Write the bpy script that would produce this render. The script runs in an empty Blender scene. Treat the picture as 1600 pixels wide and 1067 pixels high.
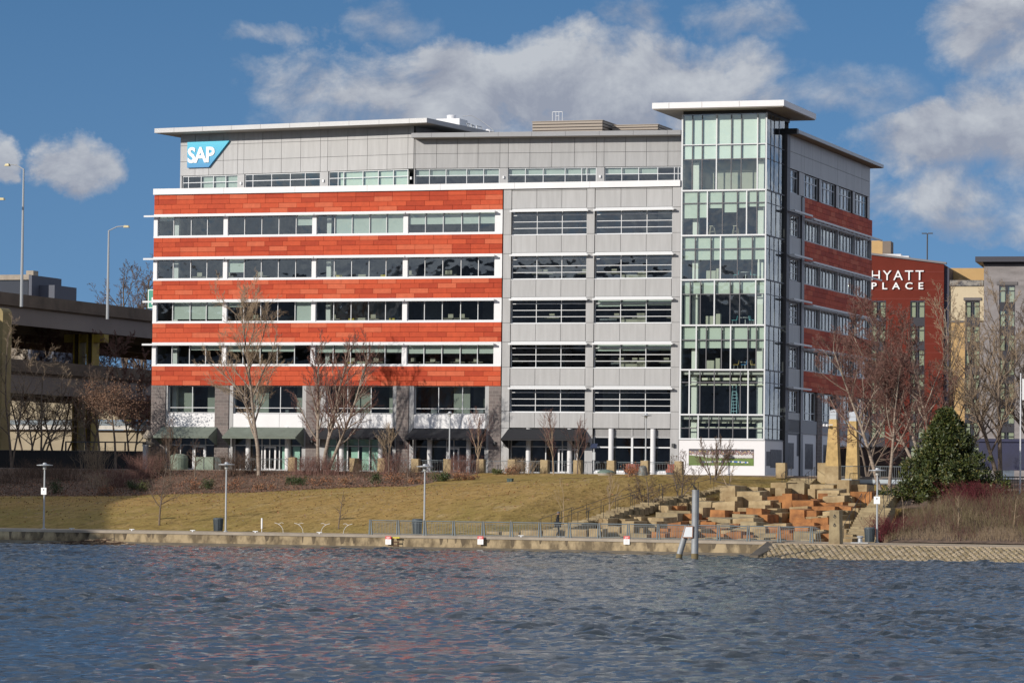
import bpy, math, random
import numpy as np
from mathutils import Vector, Matrix
C = bpy.context.scene
R = math.radians
# ------------------------------------------------------------------ camera, sky, sun, exposure
CAMZ = 5.0
F_PX, PITCH, ROLL, YAW = 5504.0, 0.0394561525, 0.0109776, 0.319511
cd = bpy.data.cameras.new('camera'); cam = bpy.data.objects.new('camera', cd); C.collection.objects.link(cam)
cd.sensor_width = 36.0; cd.lens = 36.0 * F_PX / 1600.0; cd.clip_start = 0.5; cd.clip_end = 12000
cam.location = (0, 0, CAMZ)
cam.rotation_euler = (Matrix.Rotation(math.pi / 2 + PITCH, 3, 'X') @ Matrix.Rotation(ROLL, 3, 'Z')).to_euler()
C.camera = cam
C.view_settings.view_transform = 'Standard'; C.view_settings.look = 'None'
C.view_settings.exposure = 0.0; C.view_settings.gamma = 1.0
C.cycles.max_bounces = 8; C.cycles.transparent_max_bounces = 24; C.cycles.glossy_bounces = 4; C.cycles.diffuse_bounces = 3
C.cycles.caustics_reflective = False; C.cycles.caustics_refractive = False

P1 = np.array([-34.496, 337.786])
D1 = np.array([math.cos(YAW), -math.sin(YAW)]); D2 = np.array([math.sin(YAW), math.cos(YAW)])

# sun: low winter sun from behind the viewer's left
SUN_EL = R(19.3); az_rel = R(32.0)
_h = -math.sin(az_rel) * D1 - math.cos(az_rel) * D2          # horizontal direction towards the sun
to_sun = Vector((_h[0] * math.cos(SUN_EL), _h[1] * math.cos(SUN_EL), math.sin(SUN_EL)))
sd_ = bpy.data.lights.new('sun', 'SUN'); sun = bpy.data.objects.new('sun', sd_); C.collection.objects.link(sun)
sd_.energy = 4.1; sd_.angle = R(0.55); sd_.color = (1.0, 0.925, 0.83)
sun.rotation_euler = to_sun.to_track_quat('Z', 'Y').to_euler(); sun.location = (-200, -100, 150)

# ------------------------------------------------------------------ pixel helpers (photograph is 1600 x 1067)
def ray(x, y):
    dx, dy = x - 800.0, y - 533.5
    cr, sr = math.cos(ROLL), math.sin(ROLL)
    a = dx * cr + dy * sr; b = -dx * sr + dy * cr
    c, s = math.cos(PITCH), math.sin(PITCH)
    return np.array([a, F_PX * c + b * s, F_PX * s - b * c]) / F_PX
def fr(x, y, v=0.0):
    """pixel -> (u, z) on the plane v = const (parallel to the building front)"""
    r = ray(x, y); t = (v + P1 @ D2) / (r[:2] @ D2); p = r * t
    return float((p[:2] - P1) @ D1), float(p[2] + CAMZ)
def W(u, v, z):
    p = P1 + u * D1 + v * D2
    return Vector((p[0], p[1], z))
def px_dir(x, y):
    r = ray(x, y); r = r / np.linalg.norm(r)
    return math.atan2(r[0], r[1]), math.asin(r[2])

# ------------------------------------------------------------------ world: sky with winter clouds
def nd(nt, t, loc=None, **kw):
    n = nt.nodes.new(t)
    for k, v in kw.items(): setattr(n, k, v)
    return n
def setin(n, **kw):
    for k, v in kw.items(): n.inputs[k.replace('_', ' ')].default_value = v
def mth(nt, op, a, b=None, c=None, clamp=False):
    n = nt.nodes.new('ShaderNodeMath'); n.operation = op; n.use_clamp = clamp
    for i, x in enumerate((a, b, c)):
        if x is None: continue
        if isinstance(x, (int, float)): n.inputs[i].default_value = x
        else: nt.links.new(x, n.inputs[i])
    return n.outputs[0]
def build_world():
    w = bpy.data.worlds.new("World"); C.world = w; w.use_nodes = True
    nt = w.node_tree; nt.nodes.clear(); L = nt.links.new
    out = nd(nt, 'ShaderNodeOutputWorld'); bg = nd(nt, 'ShaderNodeBackground')
    tc = nd(nt, 'ShaderNodeTexCoord'); sep = nd(nt, 'ShaderNodeSeparateXYZ'); L(tc.outputs['Generated'], sep.inputs[0])
    X, Y, Z = sep.outputs
    az = mth(nt, 'ARCTAN2', X, Y); el = mth(nt, 'ARCSINE', Z)
    # the air above a cold river is clear: read the sky a little higher than the true elevation
    zz = mth(nt, 'MULTIPLY_ADD', mth(nt, 'MAXIMUM', Z, 0.0), 1.7, 0.20)
    cmb = nd(nt, 'ShaderNodeCombineXYZ'); L(X, cmb.inputs[0]); L(Y, cmb.inputs[1]); L(zz, cmb.inputs[2])
    nrm = nd(nt, 'ShaderNodeVectorMath', operation='NORMALIZE'); L(cmb.outputs[0], nrm.inputs[0])
    sky = nd(nt, 'ShaderNodeTexSky'); sky.sky_type = 'NISHITA'; sky.sun_disc = False
    sky.sun_elevation = SUN_EL; sky.sun_rotation = math.atan2(to_sun.x, to_sun.y)
    sky.air_density = 1.0; sky.dust_density = 0.4; sky.ozone_density = 1.6; sky.altitude = 200
    L(nrm.outputs[0], sky.inputs[0])
    # cloud masses: (px, py, rx, ry, weight) in photo pixels
    cl = [(610, 125, 130, 46, .85), (800, 140, 360, 66, 1.15), (1010, 125, 200, 68, 1.1), (880, 100, 110, 56, 1.0), (790, 185, 330, 48, .95), (1120, 160, 130, 50, .8),
          (128, 252, 70, 44, 1.05), (-5, 245, 34, 30, .8), (1455, 222, 108, 58, .92), (1580, 205, 110, 85, 1.0), (1570, 50, 110, 80, .85),
          (1450, 310, 240, 48, .62), (1540, 355, 130, 34, .62), (1150, 30, 90, 40, .45), (440, 60, 75, 28, .55), (590, 40, 90, 34, .42),
          (1300, 150, 120, 40, .36), (1000, 35, 60, 30, .4), (1180, 165, 120, 40, .5), (1340, 255, 110, 50, .5)]
    mask = None; hgt = None
    # ragged outlines: bend the lookup position with noise before measuring the cloud masses
    cw = nd(nt, 'ShaderNodeCombineXYZ'); L(az, cw.inputs[0]); L(el, cw.inputs[1])
    nw = nd(nt, 'ShaderNodeTexNoise'); setin(nw, Scale=42.0, Detail=7.0, Roughness=0.62); L(cw.outputs[0], nw.inputs['Vector'])
    sw = nd(nt, 'ShaderNodeSeparateXYZ'); L(nw.outputs['Color'], sw.inputs[0])
    azw = mth(nt, 'ADD', az, mth(nt, 'MULTIPLY', mth(nt, 'SUBTRACT', sw.outputs[0], 0.5), 0.030))
    elw = mth(nt, 'ADD', el, mth(nt, 'MULTIPLY', mth(nt, 'SUBTRACT', sw.outputs[1], 0.5), 0.022))
    for (px, py, rx, ry, wt) in cl:
        a0, e0 = px_dir(px, py)
        dx = mth(nt, 'MULTIPLY', mth(nt, 'SUBTRACT', azw, a0), F_PX / rx)
        dy = mth(nt, 'MULTIPLY', mth(nt, 'SUBTRACT', elw, e0), F_PX / ry)
        r2 = mth(nt, 'ADD', mth(nt, 'MULTIPLY', dx, dx), mth(nt, 'MULTIPLY', dy, dy))
        m = mth(nt, 'MULTIPLY', mth(nt, 'SUBTRACT', 1.0, mth(nt, 'MULTIPLY', r2, 0.55)), wt)
        m = mth(nt, 'MAXIMUM', m, 0.0)
        # flat soft base, rounded top: weigh how high inside the cloud we are
        h = mth(nt, 'MULTIPLY', m, dy)
        mask = m if mask is None else mth(nt, 'MAXIMUM', mask, m)
        hgt = h if hgt is None else mth(nt, 'ADD', hgt, h)
    # general scattered clouds elsewhere in the sky
    cmb2 = nd(nt, 'ShaderNodeCombineXYZ')
    L(mth(nt, 'MULTIPLY', az, 1.0), cmb2.inputs[0]); L(mth(nt, 'MULTIPLY', el, 1.35), cmb2.inputs[1])
    nz = nd(nt, 'ShaderNodeTexNoise'); setin(nz, Scale=30.0, Detail=12.0, Roughness=0.62, Distortion=0.25); L(cmb2.outputs[0], nz.inputs['Vector'])
    nb = nd(nt, 'ShaderNodeTexNoise'); setin(nb, Scale=3.0, Detail=4.0, Roughness=0.5); L(cmb2.outputs[0], nb.inputs['Vector'])
    off = nd(nt, 'ShaderNodeVectorMath', operation='ADD'); L(cmb2.outputs[0], off.inputs[0]); off.inputs[1].default_value = (-0.004, 0.008, 0)
    nz2 = nd(nt, 'ShaderNodeTexNoise'); setin(nz2, Scale=30.0, Detail=7.0, Roughness=0.60, Distortion=0.25); L(off.outputs[0], nz2.inputs['Vector'])
    high = mth(nt, 'MULTIPLY', mth(nt, 'SUBTRACT', el, 0.17), 6.0, clamp=True)
    aside = mth(nt, 'MULTIPLY', mth(nt, 'SUBTRACT', mth(nt, 'ABSOLUTE', az), 0.20), 6.0, clamp=True)
    anyw = mth(nt, 'MAXIMUM', high, aside)
    gen = mth(nt, 'MULTIPLY', mth(nt, 'MULTIPLY', mth(nt, 'SUBTRACT', nb.outputs[0], 0.34), 4.0, clamp=True), anyw)
    mask = mth(nt, 'MAXIMUM', mask, mth(nt, 'MULTIPLY', gen, 0.9))
    dens = mth(nt, 'ADD', mth(nt, 'MULTIPLY', mask, 1.0), mth(nt, 'MULTIPLY', mth(nt, 'SUBTRACT', nz.outputs[0], 0.5), 2.5))
    gate = mth(nt, 'MULTIPLY', mask, 2.6, clamp=True)
    al = mth(nt, 'MULTIPLY', mth(nt, 'SUBTRACT', dens, 0.16), 1.6, clamp=True)
    al = mth(nt, 'MULTIPLY', mth(nt, 'MULTIPLY', al, gate), 0.88)
    # lit side: towards upper left, density falling off
    lit = mth(nt, 'MULTIPLY', mth(nt, 'SUBTRACT', nz.outputs[0], nz2.outputs[0]), 3.6)
    lit = mth(nt, 'ADD', mth(nt, 'ADD', 0.40, lit), mth(nt, 'MULTIPLY', hgt, 0.30), clamp=True)
    mixc = nd(nt, 'ShaderNodeMix', data_type='RGBA'); L(lit, mixc.inputs['Factor'])
    mixc.inputs['A'].default_value = (3.3, 3.5, 4.15, 1); mixc.inputs['B'].default_value = (5.7, 5.9, 6.2, 1)
    mix = nd(nt, 'ShaderNodeMix', data_type='RGBA'); L(al, mix.inputs['Factor'])
    tint = nd(nt, 'ShaderNodeMix', data_type='RGBA', blend_type='MULTIPLY'); tint.inputs['Factor'].default_value = 1.0; L(sky.outputs[0], tint.inputs['A']); tint.inputs['B'].default_value = (.56, .91, 1.13, 1)
    hz = mth(nt, 'MULTIPLY', mth(nt, 'SUBTRACT', 1.0, mth(nt, 'MULTIPLY', el, 6.0), clamp=True), 0.34)
    air = nd(nt, 'ShaderNodeMix', data_type='RGBA'); L(hz, air.inputs['Factor']); L(tint.outputs['Result'], air.inputs['A']); air.inputs['B'].default_value = (2.35, 3.3, 4.9, 1)
    L(air.outputs['Result'], mix.inputs['A']); bri = nd(nt, 'ShaderNodeVectorMath', operation='SCALE'); L(mixc.outputs['Result'], bri.inputs[0]); L(mth(nt, 'MULTIPLY_ADD', anyw, 0.50, 1.0), bri.inputs['Scale'])  # clouds outside the view are brightened to add fill light
    L(bri.outputs[0], mix.inputs['B'])
    L(mix.outputs['Result'], bg.inputs['Color']); bg.inputs['Strength'].default_value = 0.10
    L(bg.outputs[0], out.inputs[0])
build_world()

# ------------------------------------------------------------------ materials
MATS = {}
def mat(name, col, rough=0.6, metal=0.0, var=0.0, scale=1.0, col2=None, bump=0.0, bscale=None, spec=0.5, stretch=(1, 1, 1), contrast=1.0):
    if name in MATS: return MATS[name]
    m = bpy.data.materials.new(name); m.use_nodes = True; nt = m.node_tree; L = nt.links.new
    b = nt.nodes['Principled BSDF']; b.inputs['Roughness'].default_value = rough; b.inputs['Metallic'].default_value = metal
    b.inputs['Specular IOR Level'].default_value = spec
    c = (*col, 1)
    if var or col2 or bump:
        tc = nd(nt, 'ShaderNodeTexCoord'); mp = nd(nt, 'ShaderNodeMapping'); L(tc.outputs['Object'], mp.inputs[0]); mp.inputs['Scale'].default_value = stretch
        nz = nd(nt, 'ShaderNodeTexNoise'); setin(nz, Scale=scale, Detail=6.0, Roughness=0.6); L(mp.outputs[0], nz.inputs['Vector'])
        if col2 is None: col2 = tuple(max(0, x * (1 - var)) for x in col); c = (*[min(1, x * (1 + var * .6)) for x in col], 1)
        ramp = nd(nt, 'ShaderNodeMapRange'); L(nz.outputs[0], ramp.inputs['Value'])
        w = 0.22 / contrast; ramp.inputs['From Min'].default_value = 0.5 - w; ramp.inputs['From Max'].default_value = 0.5 + w
        mx = nd(nt, 'ShaderNodeMix', data_type='RGBA'); L(ramp.outputs[0], mx.inputs['Factor'])
        mx.inputs['A'].default_value = c; mx.inputs['B'].default_value = (*col2, 1)
        L(mx.outputs['Result'], b.inputs['Base Color'])
        if bump:
            n2 = nd(nt, 'ShaderNodeTexNoise'); setin(n2, Scale=bscale or scale * 4, Detail=4.0); L(mp.outputs[0], n2.inputs['Vector'])
            bp = nd(nt, 'ShaderNodeBump'); bp.inputs['Strength'].default_value = bump; bp.inputs['Distance'].default_value = 0.05
            L(n2.outputs[0], bp.inputs['Height']); L(bp.outputs[0], b.inputs['Normal'])
    else:
        b.inputs['Base Color'].default_value = c
    MATS[name] = m; return m
def glass(name, tint, ior=2.0, wav=0.02):
    if name in MATS: return MATS[name]
    m = bpy.data.materials.new(name); m.use_nodes = True; nt = m.node_tree; L = nt.links.new; nt.nodes.clear()
    o = nd(nt, 'ShaderNodeOutputMaterial'); tr = nd(nt, 'ShaderNodeBsdfTransparent'); tr.inputs[0].default_value = (*tint, 1)
    gl = nd(nt, 'ShaderNodeBsdfAnisotropic'); gl.inputs['Color'].default_value = (.9, .95, .97, 1); gl.inputs['Roughness'].default_value = 0.015
    # Schlick reflectance, the same from both sides of the sheet
    f0 = ((ior - 1) / (ior + 1)) ** 2; gm = nd(nt, 'ShaderNodeNewGeometry'); dt = nd(nt, 'ShaderNodeVectorMath', operation='DOT_PRODUCT')
    L(gm.outputs['Normal'], dt.inputs[0]); L(gm.outputs['Incoming'], dt.inputs[1])
    fz = mth(nt, 'MULTIPLY_ADD', mth(nt, 'POWER', mth(nt, 'SUBTRACT', 1.0, mth(nt, 'ABSOLUTE', dt.outputs['Value'])), 4.0), 1 - f0, f0, clamp=True)
    tc = nd(nt, 'ShaderNodeTexCoord'); nz = nd(nt, 'ShaderNodeTexNoise'); setin(nz, Scale=0.55, Detail=2.0); L(tc.outputs['Object'], nz.inputs['Vector'])
    bp = nd(nt, 'ShaderNodeBump'); bp.inputs['Strength'].default_value = 0.6; bp.inputs['Distance'].default_value = wav; L(nz.outputs[0], bp.inputs['Height'])
    L(bp.outputs[0], gl.inputs['Normal'])
    mx = nd(nt, 'ShaderNodeMixShader'); L(fz, mx.inputs[0]); L(tr.outputs[0], mx.inputs[1]); L(gl.outputs[0], mx.inputs[2]); L(mx.outputs[0], o.inputs[0])
    MATS[name] = m; return m

M_white = mat('white_panel', (.74, .745, .76), .45, var=.05, scale=.6)
M_wmetal = mat('white_metal', (.66, .68, .70), .45)
M_alum = mat('aluminium', (.55, .56, .57), .38, metal=.3)
M_greyp = [mat('grey_panel_%s' % 'abc'[i], (.385 * k, .387 * k, .39 * k), .42, var=.13, scale=1.1, spec=.4, stretch=(2.2, 2.2, .25)) for i, k in enumerate((1.0, 1.03, .975))]
M_joint = mat('dark_joint', (.07, .07, .075), .8)
M_red = [mat('terracotta_%s' % n, c, .62, var=.14, scale=2.2, spec=.22) for n, c in (('deep', (.40, .046, .014)), ('mid', (.47, .062, .020)), ('bright', (.53, .078, .026)), ('light', (.57, .120, .052)))]
M_fascia = mat('fascia_metal', (.34, .345, .355), .35, metal=.2, var=.06, scale=.7)
M_soffit = mat('soffit', (.36, .33, .29), .7)
M_dark = mat('dark_metal', (.028, .03, .034), .5)
M_dgrey = mat('charcoal_metal', (.10, .10, .115), .5)
M_glass = glass('tinted_glass', (.76, .82, .82), 2.25)
M_gglass = glass('green_glass', (.85, .92, .89), 2.25)
M_blind = mat('blind', (.60, .67, .59), .8)
M_ceil = mat('ceiling', (.50, .50, .47), .8)
M_floor = mat('interior_floor', (.12, .11, .10), .7)
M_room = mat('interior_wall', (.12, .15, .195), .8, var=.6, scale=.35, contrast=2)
M_col = mat('white_column', (.78, .80, .74), .6)
M_awn = mat('black_canvas', (.017, .018, .022), .8)
M_awng = mat('green_canvas', (.17, .20, .165), .8, var=.2, scale=1.5)
M_blue = None
M_stone = mat('tan_stone', (.45, .35, .20), .85, col2=(.24, .165, .08), scale=.9, bump=.5, contrast=1.4)
M_stoneg = mat('buff_stone', (.36, .29, .17), .85, col2=(.20, .15, .085), scale=1.1, bump=.5, contrast=1.4)
M_rust = mat('rust_stone', (.42, .185, .062), .85, col2=(.19, .08, .03), scale=1.0, bump=.5, contrast=1.6)
M_conc = mat('concrete', (.36, .31, .25), .85, var=.25, scale=.8)
M_galv = mat('galvanised', (.40, .42, .44), .45, metal=.2)
M_rail = mat('rail_grey', (.15, .18, .195), .5)
M_barkw = mat('birch_bark', (.42, .35, .28), .8, col2=(.14, .10, .075), scale=3.0, stretch=(1, 1, 3))
M_bark = mat('grey_bark', (.17, .13, .10), .9, var=.4, scale=3)
M_twig = mat('brown_twig', (.13, .085, .06), .9)
M_twigr = mat('reddish_twig', (.20, .105, .085), .9)
M_twigt = mat('tan_twig', (.36, .27, .18), .9)
M_yellow = mat('yellow_paint', (.27, .19, .018), .6, var=.35, scale=.5)

# ------------------------------------------------------------------ mesh builder
class MB:
    def __init__(s, T=None): s.v = []; s.f = []; s.m = []; s.T = T
    def add(s, vs, fs, mi=0, raw=False):
        o = len(s.v)
        if s.T and not raw: vs = [s.T(*p) for p in vs]
        s.v.extend(vs); s.f.extend([tuple(i + o for i in f) for f in fs]); s.m.extend([mi] * len(fs))
    def box(s, a0, a1, d0, d1, z0, z1, mi=0):
        s.add([(a, d, z) for z in (z0, z1) for a, d in ((a0, d0), (a1, d0), (a1, d1), (a0, d1))],
              [(3, 2, 1, 0), (4, 5, 6, 7), (0, 1, 5, 4), (1, 2, 6, 5), (2, 3, 7, 6), (3, 0, 4, 7)], mi)
    def hexa(s, p, mi=0):   # 8 points: bottom 4 then top 4
        s.add(p, [(3, 2, 1, 0), (4, 5, 6, 7), (0, 1, 5, 4), (1, 2, 6, 5), (2, 3, 7, 6), (3, 0, 4, 7)], mi)
    def quad(s, a, b, c, d, mi=0): s.add([a, b, c, d], [(0, 1, 2, 3)], mi)
    def prism(s, poly, d0, d1, mi=0):   # poly in (a,z), extruded along d
        n = len(poly)
        vs = [(a, d0, z) for a, z in poly] + [(a, d1, z) for a, z in poly]
        s.add(vs, [tuple(range(n)), tuple(range(2 * n - 1, n - 1, -1))] + [(i, i + n, (i + 1) % n + n, (i + 1) % n) for i in range(n)], mi)
    def ext(s, poly, z0, z1, mi=0):     # poly in (a,d), extruded in z
        n = len(poly)
        vs = [(a, d, z0) for a, d in poly] + [(a, d, z1) for a, d in poly]
        s.add(vs, [tuple(range(n - 1, -1, -1)), tuple(range(n, 2 * n))] + [(i, (i + 1) % n, (i + 1) % n + n, i + n) for i in range(n)], mi)
    def tube(s, p0, p1, r0, r1=None, n=6, mi=0, caps=True):
        r1 = r0 if r1 is None else r1
        p0 = Vector(p0); p1 = Vector(p1); d = (p1 - p0)
        if d.length < 1e-6: return
        d.normalize(); x = d.orthogonal().normalized(); y = d.cross(x)
        vs = []
        for p, r in ((p0, r0), (p1, r1)):
            for i in range(n):
                t = 2 * math.pi * i / n; vs.append(tuple(p + x * (r * math.cos(t)) + y * (r * math.sin(t))))
        fs = [(i, (i + 1) % n, (i + 1) % n + n, i + n) for i in range(n)]
        if caps: fs += [tuple(range(n - 1, -1, -1)), tuple(range(n, 2 * n))]
        s.add(vs, fs, mi)
    def path(s, pts, rad, n=6, mi=0):
        for i in range(len(pts) - 1):
            r0 = rad[i] if isinstance(rad, (list, tuple)) else rad; r1 = rad[i + 1] if isinstance(rad, (list, tuple)) else rad
            s.tube(pts[i], pts[i + 1], r0, r1, n, mi)
    def lathe(s, prof, cx=0, cy=0, n=16, mi=0, sx=1, sy=1):   # prof: (r, z)
        vs = [(cx + r * sx * math.cos(2 * math.pi * i / n), cy + r * sy * math.sin(2 * math.pi * i / n), z) for r, z in prof for i in range(n)]
        k = len(prof)
        fs = [(j * n + i, j * n + (i + 1) % n, (j + 1) * n + (i + 1) % n, (j + 1) * n + i) for j in range(k - 1) for i in range(n)]
        fs += [tuple(range(n - 1, -1, -1)), tuple(range((k - 1) * n, k * n))]
        s.add(vs, fs, mi)
    def mesh(s, name, mats, smooth=False):
        me = bpy.data.meshes.new(name); me.from_pydata(s.v, [], s.f); me.update()
        mats = mats if isinstance(mats, (list, tuple)) else [mats]
        for m in mats: me.materials.append(m)
        if len(mats) > 1: me.polygons.foreach_set('material_index', s.m)
        if smooth: me.polygons.foreach_set('use_smooth', [True] * len(me.polygons))
        return me
def link(o): C.collection.objects.link(o); return o
def part(name, mb, mats, parent, label=None, smooth=False, kind=None):
    o = link(bpy.data.objects.new(name, mb.mesh(name, mats, smooth))); o.parent = parent
    if label: o['label'] = label
    if kind: o['kind'] = kind
    return o
def tag(o, label, cat, group=None):
    o['label'] = label; o['category'] = cat
    if group: o['group'] = group
    return o
def thing(name, label, cat, u, v, z, group=None, rot=0.0):
    o = link(bpy.data.objects.new(name, None)); o.location = W(u, v, z); o.rotation_euler = (0, 0, -YAW + rot)
    o.empty_display_size = .3
    return tag(o, label, cat, group)
def solid(name, mb, mats, label, cat, u=0, v=0, z=0, group=None, smooth=False, rot=0.0):
    o = link(bpy.data.objects.new(name, mb.mesh(name, mats, smooth))); o.location = W(u, v, z); o.rotation_euler = (0, 0, -YAW + rot)
    return tag(o, label, cat, group)
def struct(name, mb, mats, site=True, smooth=False):
    o = link(bpy.data.objects.new(name, mb.mesh(name, mats, smooth)))
    if site: o.location = W(0, 0, 0); o.rotation_euler = (0, 0, -YAW)
    o['kind'] = 'structure'; return o
def copy_thing(root, u, v, z, label=None, rot=None):
    r = root.copy(); link(r); r.location = W(u, v, z)
    if rot is not None: r.rotation_euler = (0, 0, -YAW + rot)
    if label: r['label'] = label
    for ch in list(root.children):
        c = ch.copy(); link(c); c.parent = r
        for g in list(ch.children):
            d = g.copy(); link(d); d.parent = c
    return r
def text_mb(body, size, T, extrude=.05, offset=0.0, space=1.0, sx=1.0, align='LEFT'):
    cu = bpy.data.curves.new('t', 'FONT'); cu.body = body; cu.size = size; cu.offset = offset; cu.space_character = space; cu.align_x = align
    cu.extrude = extrude; cu.resolution_u = 3
    o = bpy.data.objects.new('t', cu); C.collection.objects.link(o); bpy.context.view_layer.update()
    dg = bpy.context.evaluated_depsgraph_get(); me = o.evaluated_get(dg).to_mesh()
    mb = MB(T); mb.add([(v.co.x * sx, -v.co.z, v.co.y) for v in me.vertices], [tuple(p.vertices) for p in me.polygons])
    o.evaluated_get(dg).to_mesh_clear(); bpy.data.objects.remove(o); bpy.data.curves.remove(cu)
    return mb

# ------------------------------------------------------------------ terrain
CR = [(0, 774.7), (177, 774.7), (278, 771.7), (400, 769), (552, 761), (653, 759), (729, 755), (760, 754), (861, 748), (937, 746), (1089, 741)]
_cu, _cz = [], []
for x_, y_ in CR:
    u_, z_ = fr(x_, y_, -28); _cu.append(u_); _cz.append(z_)
_cu = [-200.] + _cu + [_cu[-1] + 8, 77., 84., 200.]; _cz = [_cz[0]] + _cz + [5.5, 5.2, 4.3, 4.3]
FROW = [(839, 900, 1325), (832, 912, 1325), (825, 928, 1326), (818, 945, 1324), (811, 962, 1320), (804, 982, 1322), (797, 1004, 1328), (790, 1028, 1334), (783, 1060, 1345), (776, 1098, 1364), (769, 1135, 1380), (762, 1170, 1384), (755, 1205, 1380)]
_fv = [-63.5 + 3.5 * i for i in range(13)]; _fz = [fr((a + b) / 2, y + 3, v)[1] for (y, a, b), v in zip(FROW, _fv)]; _fu = [fr(a - 45, y, v)[0] for (y, a, b), v in zip(FROW, _fv)]
def ground(u, v):
    g = ground0(u, v)
    if v < -64 or v > -9: return g
    ul = float(np.interp(v, _fv, _fu)); k = min(max((u - ul + 5) / 8.0, 0), 1) * (1 if v < -20 else max(0, (-9 - v) / 11))
    k *= min(max((86 - u) / 3.0, 0), 1)
    return g + (min(g, float(np.interp(v, _fv, _fz)) - 1.1) - g) * k
def ground0(u, v):
    cz = float(np.interp(u, _cu, _cz)); p = 0.95
    top = 5.66
    if v <= -64: return p
    if v <= -28:
        t = (v + 64) / 36.0; t = t + .10 * math.sin(math.pi * t)
        return p + (cz - p) * min(t, 1)
    if v <= -10:
        t = (v + 28) / 18.0
        tt = 5.0 if u > 84 else (top if u < 76 else top + (5.0 - top) * (u - 76) / 8)
        return cz + (tt - cz) * t
    return 5.0 if u > 84 else (top if u < 76 else top + (5.0 - top) * (u - 76) / 8)
def sheet(us, vs, dz=0.0, f=ground, jit=0.0, seed=1):
    rnd = random.Random(seed); mb = MB(); n = len(vs)
    for u in us:
        for v in vs: mb.v.append((u, v, f(u, v) + dz + (rnd.uniform(-jit, jit) if jit else 0)))
    for i in range(len(us) - 1):
        for j in range(n - 1): mb.f.append((i * n + j, (i + 1) * n + j, (i + 1) * n + j + 1, i * n + j + 1)); mb.m.append(0)
    return mb
def frange(a, b, s): n = max(1, int(round((b - a) / s))); return [a + (b - a) * i / n for i in range(n + 1)]
def sheet2(us, vs):
    return sheet(us, vs, f=lambda u, v: ground(u, v) - (.6 if v < -28.5 else 0.0))
def grass_mat():
    m = bpy.data.materials.new('winter_lawn'); m.use_nodes = True; nt = m.node_tree; L = nt.links.new; b = nt.nodes['Principled BSDF']
    b.inputs['Roughness'].default_value = .95; b.inputs['Specular IOR Level'].default_value = .1
    tc = nd(nt, 'ShaderNodeTexCoord')
    def noise(s, d, st=(1, 1, 1)):
        mp = nd(nt, 'ShaderNodeMapping'); mp.inputs['Scale'].default_value = st; L(tc.outputs['Object'], mp.inputs[0])
        n = nd(nt, 'ShaderNodeTexNoise'); setin(n, Scale=s, Detail=d, Roughness=.65); L(mp.outputs[0], n.inputs['Vector']); return n.outputs[0]
    def mix(f, a, c):
        x = nd(nt, 'ShaderNodeMix', data_type='RGBA'); L(f, x.inputs['Factor'])
        for k, q in (('A', a), ('B', c)):
            if isinstance(q, tuple): x.inputs[k].default_value = (*q, 1)
            else: L(q, x.inputs[k])
        return x.outputs['Result']
    def rng(s, a, c):
        r = nd(nt, 'ShaderNodeMapRange'); L(s, r.inputs[0]); r.inputs[1].default_value = a; r.inputs[2].default_value = c; return r.outputs[0]
    sep = nd(nt, 'ShaderNodeSeparateXYZ'); L(tc.outputs['Object'], sep.inputs[0])
    n1 = noise(.10, 5, (1, .5, 1)); n2 = noise(.7, 6, (1, .45, 1)); n3 = noise(4.5, 4, (1, .35, 1)); n4 = noise(1.6, 6, (1, .3, 1))
    # greener along the foot of the slope and at its top
    low = rng(sep.outputs[1], -42, -64); hi = rng(sep.outputs[1], -37, -28)
    g = mth(nt, 'ADD', mth(nt, 'MULTIPLY', low, .45), mth(nt, 'MULTIPLY', hi, .35))
    g = mth(nt, 'ADD', g, mth(nt, 'MULTIPLY', mth(nt, 'SUBTRACT', n1, .5), 2.2)); g = mth(nt, 'ADD', g, .05, clamp=True)
    c = mix(g, (.405, .260, .090), (.24, .205, .055))
    c = mix(rng(n2, .48, .74), c, (.46, .31, .13)); c = mix(rng(n4, .50, .72), c, (.19, .125, .040)); c = mix(mth(nt, 'MULTIPLY', rng(noise(.33, 4, (1, .28, 1)), .60, .68), .6), c, (.45, .33, .17)); c = mix(rng(n3, .52, .74), c, (.12, .085, .022))
    L(c, b.inputs['Base Color'])
    bp = nd(nt, 'ShaderNodeBump'); bp.inputs['Strength'].default_value = .8; bp.inputs['Distance'].default_value = .10
    L(n3, bp.inputs['Height']); L(bp.outputs[0], b.inputs['Normal'])
    return m
M_lawn = grass_mat()
M_mulch = mat('mulch', (.22, .14, .09), .95, col2=(.075, .048, .032), scale=1.6, bump=.8, bscale=8, contrast=1.4)
M_pave = mat('promenade', (.42, .33, .225), .85, var=.2, scale=.5)
struct('lawn', sheet(frange(-60, 84, 1.0), frange(-64, -28, 1.0), jit=.02), M_lawn)
struct('upper_lawn', sheet(frange(37, 75, 1.0), frange(-28, -10.2, .9), dz=.012, jit=.012, seed=8), M_lawn)
struct('ground', sheet2([-3000, -1200, -500, -200] + frange(-60, 100, 1) + [140, 200, 500, 1500, 3500], [-29.5] + frange(-28, -9, 1.5) + [0, 60, 120, 400, 1200, 5000]), M_mulch)
struct('planted_slope', sheet(frange(84, 200, 1), frange(-64, -28, 1.0), jit=.03, seed=4), M_mulch)
mbp = MB(); mbp.box(-400, 79.0, -70.6, -64, .55, .952); mbp.ext([(79.0, -73.5), (400, -75.0), (400, -64), (79.0, -64)], .50, .90); struct('promenade_path', mbp, M_pave)
mbp = MB(); mbp.box(-25, 78, -9, .35, 5.3, 5.70); mbp.box(60.55, 76, .35, 60, 5.3, 5.70); struct('terrace_paving', mbp, mat('pavers', (.30, .26, .22), .9, var=.2, scale=1))
mbp = MB(); mbp.box(-400, 400, -69.5, 6, -1.4, .4); struct('riverbank', mbp, M_mulch)

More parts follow.
